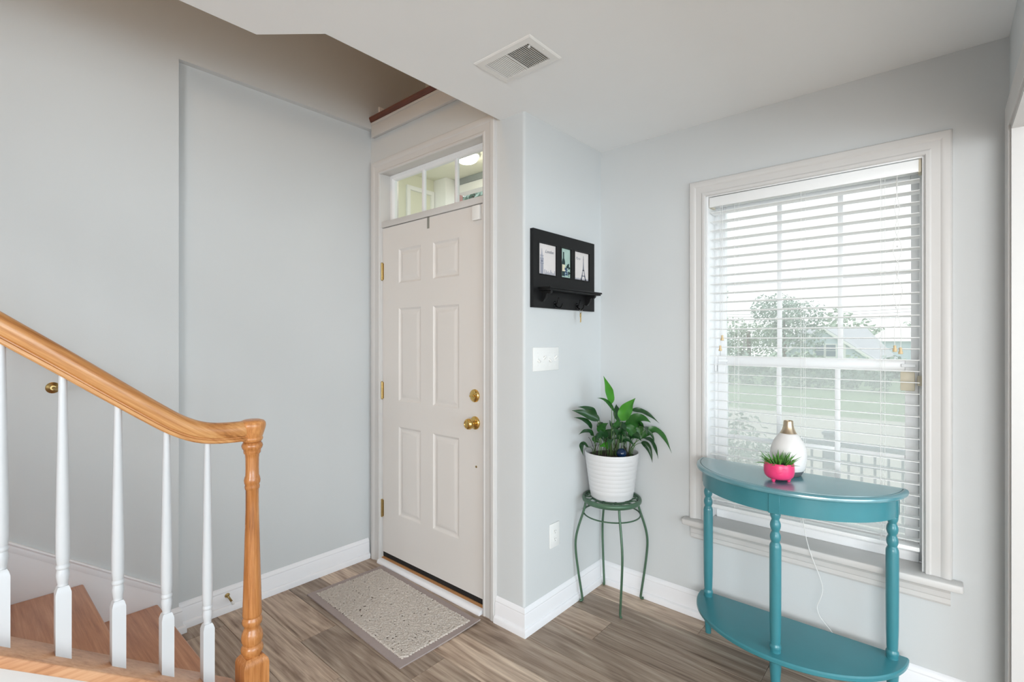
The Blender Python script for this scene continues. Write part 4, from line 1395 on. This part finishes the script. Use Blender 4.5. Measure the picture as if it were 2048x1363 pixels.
top = obj('tabletop', half_slab([(0.006, 0.7885), (0.001, 0.792), (0, 0.797), (0.0015, 0.803), (0.006, 0.8075), (0.012, 0.8095), (0.0160, 0.8098), (0.0166, 0.8082), (0.0182, 0.8082), (0.0188, 0.8102), (0.022, 0.8108)]), M['teal_top'], t, smooth=30)
vs, fs = [], []
o_, i_ = half_ring(0.0168), half_ring(0.0181)
for (x, y), (x2, y2) in zip(o_, i_):
    vs += [(x, y, 0.8083), (x2, y2, 0.8083), (x, y, 0.8087), (x2, y2, 0.8087)]
for k in range(len(o_) - 1):
    fs.append((k * 4 + 2, k * 4 + 3, k * 4 + 7, k * 4 + 6))
obj('edge_groove', MB().add(vs, fs), M['teal_line'], top, smooth=0)
for name, rows_out, rows_in, za, zb in (('apron', 0.028, 0.046, 0.712, 0.788),):
    vs, fs = [], []
    ro, ri = half_ring(rows_out), half_ring(rows_in)
    for (x, y), (x2, y2) in zip(ro, ri):
        vs += [(x, y, za), (x, y, zb), (x2, y2, zb), (x2, y2, za)]
    m = len(ro)
    for k in range(m - 1):
        for c in range(4):
            fs.append((k * 4 + c, k * 4 + (c + 1) % 4, k * 4 + 4 + (c + 1) % 4, k * 4 + 4 + c))
    fs += [(3, 2, 1, 0), tuple(range((m - 1) * 4, m * 4))]
    obj(name, MB().add(vs, fs), M['teal'], t, smooth=30)
obj('shelf', half_slab([(0.004, 0.151), (0.0, 0.155), (0.0, 0.166), (0.004, 0.1715), (0.009, 0.1725)]), M['teal'], t, smooth=30)
legp = [(0.0165, 0.712), (0.0185, 0.706), (0.0190, 0.700), (0.0172, 0.692), (0.0140, 0.684), (0.0132, 0.681), (0.0150, 0.677), (0.0182, 0.668), (0.0192, 0.659), (0.0180, 0.650), (0.0150, 0.641), (0.0130, 0.637), (0.0150, 0.632), (0.0184, 0.623), (0.0194, 0.614), (0.0182, 0.605), (0.0155, 0.597), (0.0148, 0.594), (0.0170, 0.590), (0.0200, 0.582), (0.0208, 0.575), (0.0208, 0.40), (0.0200, 0.28), (0.0182, 0.215), (0.0172, 0.206), (0.0172, 0.203), (0.0200, 0.199), (0.0212, 0.193), (0.0205, 0.186), (0.0190, 0.183), (0.0195, 0.1725)]
footp = [(0.0150, 0.151), (0.0200, 0.146), (0.0212, 0.135), (0.0205, 0.110), (0.0160, 0.05), (0.0130, 0.012), (0.0125, 0.0)]
for x, y in ((TXC - 0.343, 2.352), (TXC + 0.343, 2.352), (TXC, TYB - TB + 0.050)):
    lg = obj('leg', MB().lathe(legp, (x, y, 0), 24), M['teal'], t, smooth=50, base=(x, y, 0))
    hb = 0.0195
    ya = TYB - TB + 0.0255 if x == TXC else y - hb
    obj('leg_block', MB().box(x - hb, x + hb, ya, y + hb, 0.709, 0.788), M['teal'], lg, bevel=0.0012, segs=1)
    obj('foot', MB().lathe(footp, (x, y, 0), 24), M['teal'], lg, smooth=50)

# ------------------------------------------------------------ aroma diffuser and succulent on the table
ZT = 0.8110
dx, dy = -0.485, 2.316
t = thing('aroma_diffuser', 'white teardrop aroma diffuser with champagne neck on the teal table', 'diffuser', (dx, dy, ZT))
obj('base', MB().lathe([(0, ZT), (0.044, ZT), (0.047, ZT + 0.002), (0.0575, ZT + 0.022)], (dx, dy, 0), 36), M['grey_plastic'], t)
bp = [(0.0565, ZT + 0.0222), (0.0592, ZT + 0.024), (0.0640, ZT + 0.045), (0.0673, ZT + 0.068), (0.0682, ZT + 0.085), (0.0668, ZT + 0.104), (0.0620, ZT + 0.123), (0.0545, ZT + 0.140), (0.0445, ZT + 0.156), (0.0352, ZT + 0.168), (0.0318, ZT + 0.1725)]
obj('body', MB().lathe(bp, (dx, dy, 0), 40), M['diffuser'], t, smooth=60)
np_ = [(0.0316, ZT + 0.1728), (0.0270, ZT + 0.181), (0.0220, ZT + 0.193), (0.0192, ZT + 0.206), (0.0180, ZT + 0.222), (0.0170, ZT + 0.2245), (0.0150, ZT + 0.2240), (0.0140, ZT + 0.21), (0, ZT + 0.209)]
obj('neck', MB().lathe(np_, (dx, dy, 0), 36, caps=False), M['champagne'], t, smooth=60)
sx, sy = -0.492, 2.190
t = thing('succulent', 'spiky green succulent in a round pink footed pot on the teal table', 'succulent', (sx, sy, ZT))
zp = ZT + 0.009
pp = [(0, zp), (0.030, zp), (0.043, zp + 0.004), (0.0515, zp + 0.013), (0.0548, zp + 0.026), (0.0552, zp + 0.040), (0.0540, zp + 0.056), (0.0525, zp + 0.0635), (0.0508, zp + 0.0655), (0.0485, zp + 0.0645), (0.0475, zp + 0.055)]
pot = obj('pot', MB().lathe(pp, (sx, sy, 0), 40, caps=False), M['pink'], t, smooth=60)
for k in range(3):
    a = -PI * 0.62 + 2 * PI * k / 3
    obj('pot_foot', MB().lathe([(0.0095, zp + 0.006), (0.0075, zp - 0.002), (0.0052, ZT + 0.0002)], (sx + 0.034 * math.cos(a), sy + 0.034 * math.sin(a), 0), 12), M['pink'], pot)
# little closed-eye and smile reliefs on the pot's front
fd = Vector((-sx, -sy, 0)).normalized()
fr_ = Vector((-fd.y, fd.x, 0))
for ca, cz_, w_, cv in ((-0.34, 0.046, 0.008, 1), (0.34, 0.046, 0.008, 1), (0, 0.036, 0.010, -1)):
    pts = []
    for k in range(7):
        q = (k - 3) / 3
        a = ca + q * w_ / 0.055
        pts.append(Vector((sx, sy, zp + cz_ + cv * 0.003 * (1 - q * q))) + (fd * math.cos(a) + fr_ * math.sin(a)) * 0.0551)
    obj('face_relief', MB().tube(pts, 0.0008, 6), M['pink'], pot)
obj('soil', MB().lathe([(0.0485, zp + 0.055), (0, zp + 0.058)], (sx, sy, 0), 24, caps=False), M['soil'], t)
rng = random.Random(3)
blades = []
for v_ in range(4):
    Lb = 1.0
    vs, fs = [], []
    n = 8
    bend = (0.05, 0.16, 0.28, 0.4)[v_]
    for i in range(n + 1):
        f = i / n
        w_ = 0.062 * (1 - f ** 1.8) + 0.004
        c = Vector((bend * f * f, 0, f - bend * 0.3 * f * f))
        vs += [c + Vector((0, -w_, 0)), c + Vector((w_ * 0.75, 0, 0)), c + Vector((0, w_, 0)), c + Vector((-w_ * 0.3, 0, 0))]
    for i in range(n):
        for c in range(4):
            fs.append((i * 4 + c, i * 4 + (c + 1) % 4, i * 4 + 4 + (c + 1) % 4, i * 4 + 4 + c))
    fs.append((3, 2, 1, 0))
    fs.append(tuple(range(n * 4, n * 4 + 4)))
    me = bpy.data.meshes.new('leaf')
    me.from_pydata([tuple(v) for v in vs], [], fs)
    me.materials.append(M['succulent'])
    me.shade_smooth()
    blades.append(me)
for k in range(78):
    a = rng.uniform(0, 2 * PI)
    r_ = 0.042 * math.sqrt(rng.random())
    o = link('leaf', blades[rng.randrange(4)], t, (r_ * math.cos(a), r_ * math.sin(a), zp + 0.054 - ZT))
    ln = rng.uniform(0.045, 0.078) if r_ < 0.03 else rng.uniform(0.034, 0.062)
    o.scale = (ln, ln, ln)
    tilt_ = 0.12 + r_ / 0.042 * rng.uniform(0.45, 1.05)
    if math.sin(a) > 0.2:
        tilt_ *= 0.3
        ln *= 0.8
        o.scale = (ln, ln, ln)
    o.rotation_euler = (0, tilt_, a + rng.uniform(-0.4, 0.4))

# white power cord running down behind the table
pts = [(-0.470, 2.3925, 0.8112), (-0.455, 2.3915, 0.76), (-0.447, 2.3915, 0.62), (-0.428, 2.3915, 0.511), (-0.405, 2.3915, 0.44), (-0.388, 2.405, 0.385), (-0.377, 2.410, 0.335), (-0.384, 2.410, 0.29), (-0.397, 2.410, 0.25), (-0.388, 2.410, 0.215), (-0.368, 2.410, 0.19), (-0.337, 2.407, 0.155), (-0.30, 2.40, 0.08), (-0.27, 2.40, 0.005), (-0.20, 2.41, 0.003)]
b = MB().tube(smoothline(pts, 5), 0.0015, 7)
tag(obj('power_cord', b, M['cord'], base=(-0.377, 2.41, 0)), 'thin white power cord hanging down behind the teal table', 'cord')

# ============================================================ outdoors
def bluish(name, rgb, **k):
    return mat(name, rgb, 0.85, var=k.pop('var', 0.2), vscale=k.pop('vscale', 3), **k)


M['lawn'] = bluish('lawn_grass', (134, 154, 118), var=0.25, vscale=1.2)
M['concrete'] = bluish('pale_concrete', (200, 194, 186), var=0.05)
M['foliage'] = bluish('tree_foliage', (150, 170, 158), var=0.2, vscale=1.5)  # lightened: distance haze is put into the leaf colour
M['foliage2'] = bluish('pale_foliage', (168, 186, 166), var=0.2, vscale=1.5)  # haze in the colour here too, paler still
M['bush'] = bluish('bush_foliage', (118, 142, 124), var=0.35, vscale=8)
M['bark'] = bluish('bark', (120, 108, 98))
M['siding'] = bluish('blue_siding', (196, 211, 221), var=0.03)
M['shingle'] = bluish('grey_shingle', (186, 188, 194), var=0.1)
M['house_trim'] = bluish('white_house_trim', (240, 240, 238), var=0.02)
M['house_pane'] = mat('house_window_pane', (120, 136, 150), 0.2)
M['rail_paint'] = bluish('grey_rail_paint', (122, 132, 142), var=0.05)
M['porch_cream'] = bluish('porch_cream_paint', (226, 226, 208), var=0.02)
M['porch_grey'] = bluish('porch_grey_board', (150, 156, 156), var=0.1)
M['brick'] = bluish('pink_brick', (186, 142, 136), var=0.2, vscale=14)
M['wire'] = mat('utility_wire', (150, 150, 150), 0.7)

prof = [(2.66, -0.25), (5.5, -0.62), (9.5, -0.78), (12.9, -0.80), (16.4, -0.80), (20.5, -0.72), (25, -0.62), (31, -0.2), (38, -0.9), (70, -3.5), (140, -5)]
for nm, i0, i1, mm in (('front_bed', 0, 1, 'concrete'), ('front_walk', 1, 3, 'concrete'), ('street', 3, 4, 'concrete'), ('lawn', 4, 10, 'lawn')):
    vs, fs = [], []
    for y, z in prof[i0:i1 + 1]:
        vs += [(-70, y, z), (60, y, z)]
    for k in range(i1 - i0):
        fs.append((k * 2, k * 2 + 1, k * 2 + 3, k * 2 + 2))
    struct(nm, MB().add(vs, fs), M[mm])
struct('ground_side', MB().add([(4.1, -40, -0.3), (60, -40, -0.3), (60, 2.66, -0.25), (4.1, 2.66, -0.25)], [(0, 1, 2, 3)]), M['lawn'])


def crown_mesh(c, rad, n, size, rng, lobes=7):
    b = MB()
    L = [Vector((rng.uniform(-0.6, 0.6), rng.uniform(-0.6, 0.6), rng.uniform(-0.55, 0.6))) for _ in range(lobes)]
    for _ in range(n):
        l = rng.choice(L)
        v = Vector((rng.gauss(0, 1), rng.gauss(0, 1), rng.gauss(0, 1))).normalized() * (0.45 * rng.uniform(0.55, 1.0))
        p = l + v
        p = Vector((c[0] + p.x * rad[0], c[1] + p.y * rad[1], c[2] + p.z * rad[2]))
        nn = (v + Vector((rng.uniform(-0.6, 0.6), rng.uniform(-0.6, 0.6), rng.uniform(-0.2, 0.9)))).normalized()
        u = nn.orthogonal().normalized()
        w = nn.cross(u)
        s = size * rng.uniform(0.6, 1.3)
        b.add([p - u * s, p + w * s * 0.6, p + u * s, p - w * s * 0.6], [(0, 1, 2, 3)])
    return b


def tree(loc, h, rad, mm, label, n=900, size=0.16, seed=1, group=None):
    rng = random.Random(seed)
    t = thing('tree', label, 'tree', loc, group)
    x, y, z = loc
    pts = [(x, y, z), (x + 0.05 * h * 0.3, y, z + h * 0.3), (x, y, z + h * 0.7)]
    obj('trunk', MB().tube(smoothline(pts, 4), 0.03 * h, 8), M['bark'], t)
    obj('crown', crown_mesh((x, y, z + h - rad[2] * 0.95), rad, n, size, rng), M[mm], t, smooth=0)


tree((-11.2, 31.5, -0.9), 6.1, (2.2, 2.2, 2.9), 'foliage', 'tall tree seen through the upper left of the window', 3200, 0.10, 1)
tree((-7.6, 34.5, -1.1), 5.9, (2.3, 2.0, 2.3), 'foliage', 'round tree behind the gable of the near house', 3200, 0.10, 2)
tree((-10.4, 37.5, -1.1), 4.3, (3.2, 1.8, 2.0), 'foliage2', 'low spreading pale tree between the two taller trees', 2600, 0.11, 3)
rng = random.Random(20)
t = thing('tree_line', 'hazy row of distant trees along the horizon beyond the houses', 'tree line', (-4, 68, -3.4))
b = MB()
tb = MB()
for k in range(11):
    x, y, h = -15 + k * 3.2, 69 + (k % 3) * 2, 6.6 + (k * 37 % 5) * 0.5
    m = crown_mesh((x, y, -3.4 + h - 2.9), (2.6, 1.8, 3.0), 420, 0.3, rng)
    b.add(m.v, m.f)
    tb.tube([(x, y, -3.4), (x, y, -3.4 + h * 0.6)], 0.15, 6)
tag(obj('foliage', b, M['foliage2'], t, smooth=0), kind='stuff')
tag(obj('trunks', tb, M['bark'], t), kind='stuff')
t = thing('hedge', 'long low hedge across the street seen through the lower sash', 'hedge', (-6, 23.2, -0.68))
b = MB()
for k in range(18):
    m = crown_mesh((-13.6 + k * 0.92 + rng.uniform(-0.2, 0.2), 23.2 + rng.uniform(-0.5, 0.5), -0.28), (0.8, 0.6, 0.62), 260, 0.085, rng, 6)
    b.add(m.v, m.f)
tag(obj('foliage', b, M['bush'], t, smooth=0), kind='stuff')
t = thing('shrubbery', 'pale shrubbery on the grass bank below the houses', 'shrubs', (-6.7, 28.2, -0.42))
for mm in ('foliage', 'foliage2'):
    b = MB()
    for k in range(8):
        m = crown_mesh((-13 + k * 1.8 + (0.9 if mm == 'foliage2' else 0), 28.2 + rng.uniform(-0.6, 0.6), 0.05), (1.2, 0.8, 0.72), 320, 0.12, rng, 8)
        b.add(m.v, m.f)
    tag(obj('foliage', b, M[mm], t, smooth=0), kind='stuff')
rng = random.Random(90)
t = thing('front_bush', 'leafy dark bush just outside the window at the lower left', 'bush', (-1.55, 4.9, -0.6))
obj('foliage', crown_mesh((-1.62, 4.85, 0.18), (0.66, 0.45, 0.74), 2600, 0.028, rng, 12), M['bush'], t, smooth=0)
obj('trunk', MB().tube([(-1.6, 4.85, -0.58), (-1.6, 4.85, 0.1)], 0.03, 8), M['bark'], t)


def house(name, label, xc, y, half_w, eave, peak, depth, base, wins):
    t = thing(name, label, 'house', (xc, y, base))
    b = MB().extrude([(xc - half_w, base), (xc + half_w, base), (xc + half_w, eave), (xc, peak), (xc - half_w, eave)], lambda x, z, d: (x, d, z), y, y + depth)
    obj('walls', b, M['siding'], t, smooth=0)
    ov = 0.25
    sl = (peak - eave) / half_w
    b = MB()
    b.extrude([(xc - half_w - ov, eave - ov * sl), (xc, peak), (xc + half_w + ov, eave - ov * sl), (xc + half_w + ov, eave - ov * sl + 0.12), (xc, peak + 0.14), (xc - half_w - ov, eave - ov * sl + 0.12)], lambda x, z, d: (x, d, z), y - 0.1, y + depth + 0.2)
    obj('roof', b, M['shingle'], t, smooth=0)
    b = MB()
    b.extrude([(xc - half_w - ov, eave - ov * sl - 0.12), (xc, peak - 0.12), (xc + half_w + ov, eave - ov * sl - 0.12), (xc + half_w + ov, eave - ov * sl + 0.06), (xc, peak + 0.06), (xc - half_w - ov, eave - ov * sl + 0.06)], lambda x, z, d: (x, d, z), y - 0.22, y - 0.1)
    obj('barge_board', b, M['house_trim'], t, smooth=0)
    for wx, wz, ww, wh in wins:
        fr = obj('window', MB().box(wx - ww / 2 - 0.06, wx + ww / 2 + 0.06, y - 0.05, y, wz - wh / 2 - 0.06, wz + wh / 2 + 0.06), M['house_trim'], t, smooth=0)
        for q in (0, 1):
            obj('pane', MB().box(wx - ww / 2 + 0.02, wx + ww / 2 - 0.02, y - 0.07, y - 0.05, wz - wh / 2 + q * wh / 2 + 0.02, wz - wh / 2 + (q + 1) * wh / 2 - 0.02), M['house_pane'], fr, smooth=0)
    return t


h = house('house', 'pale blue gabled house with white edge boards and a paired window', -6.35, 40.6, 3.1, -0.15, 2.12, 9, -4.2, ((-6.55, 0.55, 0.6, 0.85), (-5.85, 0.55, 0.6, 0.85)))
obj('corner_board', MB().box(-5.12, -4.98, 40.53, 40.6, -3, 1.2), M['house_trim'], h, smooth=0)
vs = [(-9.8, 41.2, -0.15), (-2.6, 41.2, -0.15), (-4.2, 45.0, 2.15), (-8.4, 45.0, 2.15), (-2.6, 48.8, -0.15), (-9.8, 48.8, -0.15)]
obj('main_roof', MB().add(vs, [(0, 1, 2, 3), (1, 4, 2), (4, 5, 3, 2), (5, 0, 3), (0, 5, 4, 1)]), M['shingle'], h, smooth=0)
obj('main_walls', MB().box(-9.5, -2.9, 41.5, 48.5, -4.2, -0.16), M['siding'], h, smooth=0)
t = thing('house', 'small pale house with a white hipped roof farther off at the right', 'house', (-2.9, 57, -4.5))
obj('walls', MB().box(-5.0, -0.9, 56, 62, -4.5, 1.2), M['siding'], t, smooth=0)
vs = [(-5.4, 55.6, 1.15), (-0.5, 55.6, 1.15), (-0.5, 62.4, 1.15), (-5.4, 62.4, 1.15), (-3.4, 58.6, 2.75), (-2.6, 58.6, 2.75)]
obj('roof', MB().add(vs, [(0, 1, 5, 4), (1, 2, 5), (2, 3, 4, 5), (3, 0, 4), (3, 2, 1, 0)]), M['house_trim'], t, smooth=0)
t = thing('utility_pole', 'pale utility pole with wires beside the trees', 'pole', (-9.6, 36, -1.0))
obj('pole', MB().tube([(-9.4, 33, -0.8), (-9.4, 33, 1.35)], 0.05, 8), M['wire'], t)
b = MB()
for z in (2.9, 3.3, 3.55):
    b.tube([(-24, 50, z + 0.5), (-10, 50, z), (6, 50, z + 0.4)], 0.02, 5)
obj('wires', b, M['wire'], t)

# grey railing beyond the front bed
ry, rz0 = 6.3, -0.62
t = thing('walkway_railing', 'grey painted railing with square posts outside the window', 'railing', (-0.8, ry, rz0))
obj('top_rail', MB().box(-1.25, 3.2, ry - 0.045, ry + 0.045, 0.215, 0.265), M['rail_paint'], t, bevel=0.006)
obj('middle_rail', MB().box(-1.25, 3.2, ry - 0.025, ry + 0.025, 0.035, 0.075), M['rail_paint'], t, bevel=0.004)
obj('bottom_rail', MB().box(-1.25, 3.2, ry - 0.025, ry + 0.025, -0.56, -0.52), M['rail_paint'], t, bevel=0.004)
x = -1.20
k = 0
me = None
while x < 3.2:
    if me is None:
        o = obj('picket', MB().box(x - 0.011, x + 0.011, ry - 0.011, ry + 0.011, -0.53, 0.22), M['rail_paint'], t, smooth=0, base=(x, ry, 0))
        me = o.data
    else:
        link('picket', me, t, Vector((x, ry, 0)) - Vector(t.location))
    x += 0.113
for px_ in (-0.92, 1.1):
    ps = obj('post', MB().box(px_ - 0.05, px_ + 0.05, ry - 0.05, ry + 0.05, rz0, 0.34), M['rail_paint'], t, bevel=0.004)
    obj('post_cap', MB().box(px_ - 0.065, px_ + 0.065, ry - 0.065, ry + 0.065, 0.34, 0.37), M['rail_paint'], ps, bevel=0.008)

# ------------------------------------------------------------ porch seen through the transom
struct('ceiling_porch', MB().box(-3.05, -1.62, 1.905, 2.70, 2.612, 2.658), M['porch_cream'])
struct('wall_porch', MB().box(-3.15, -3.0, 1.93, 2.60, -0.3, 2.612), M['porch_cream'])
b = MB()
b.miter([(2.27, 0.1), (2.27, 2.49), (2.47, 2.49), (2.47, 0.1)], [(0, 0), (0, 0.018), (0.03, 0.018), (0.03, 0)], lambda y, z, h: (-3.0 + h, y, z))
struct('trim_10', b, M['house_trim'], 'white panel moulding on the porch side wall beyond the transom')
b = MB().box(-2.999, -2.86, 2.505, 2.599, -0.3, 2.611)
struct('trim_11', b, M['house_trim'], 'white corner post of the porch beyond the transom')
b = MB().box(-2.999, -1.622, 2.60, 2.69, 2.566, 2.611)
struct('trim_12', b, M['porch_grey'], 'grey beam across the front of the porch')
struct('trim_13', MB().box(-2.85, -1.622, 2.61, 2.69, 2.505, 2.5655), M['house_trim'], 'white board under the grey beam at the front of the porch')
bc = thing('brick_pier', 'pink brick pier at the front of the porch beyond the transom', 'brick pier', (-3.0, 2.68, -0.3))
z = -0.3
r_ = 0
while z < 2.55:
    xs_ = ((-3.09, -3.02), (-3.015, -2.94)) if r_ % 2 else ((-3.09, -2.985), (-2.98, -2.94))
    for x0_, x1_ in xs_:
        obj('brick', MB().box(x0_, x1_, 2.612, 2.76, z, min(z + 0.060, 2.564)), M['brick'], bc, smooth=0)
    z += 0.068
    r_ += 1
obj('mortar', MB().box(-3.087, -2.943, 2.615, 2.757, -0.3, 2.5635), M['concrete'], bc, smooth=0)
struct('porch_floor', MB().box(-3.0, -1.62, 1.92, 2.655, -0.3, -0.05), M['concrete'])
t = thing('porch_light', 'lit round dome light on the porch ceiling beyond the transom', 'ceiling light', (-2.40, 2.29, 2.612))
obj('ceiling_plate', MB().lathe([(0.086, 0), (0.086, -0.012), (0.08, -0.015)], (-2.40, 2.29, 2.6118), 32), M['house_trim'], t)
obj('dome', MB().lathe([(0.078, -0.015), (0.076, -0.028), (0.066, -0.042), (0.048, -0.053), (0.024, -0.059), (0, -0.060)], (-2.40, 2.29, 2.6118), 32, caps=False), M['lamp_glass'], t, smooth=60)
tree((-10.5, 10.5, -0.8), 10.2, (3.4, 2.0, 4.0), 'foliage', 'leafy street tree beyond the porch above the front door', 7000, 0.09, 60)
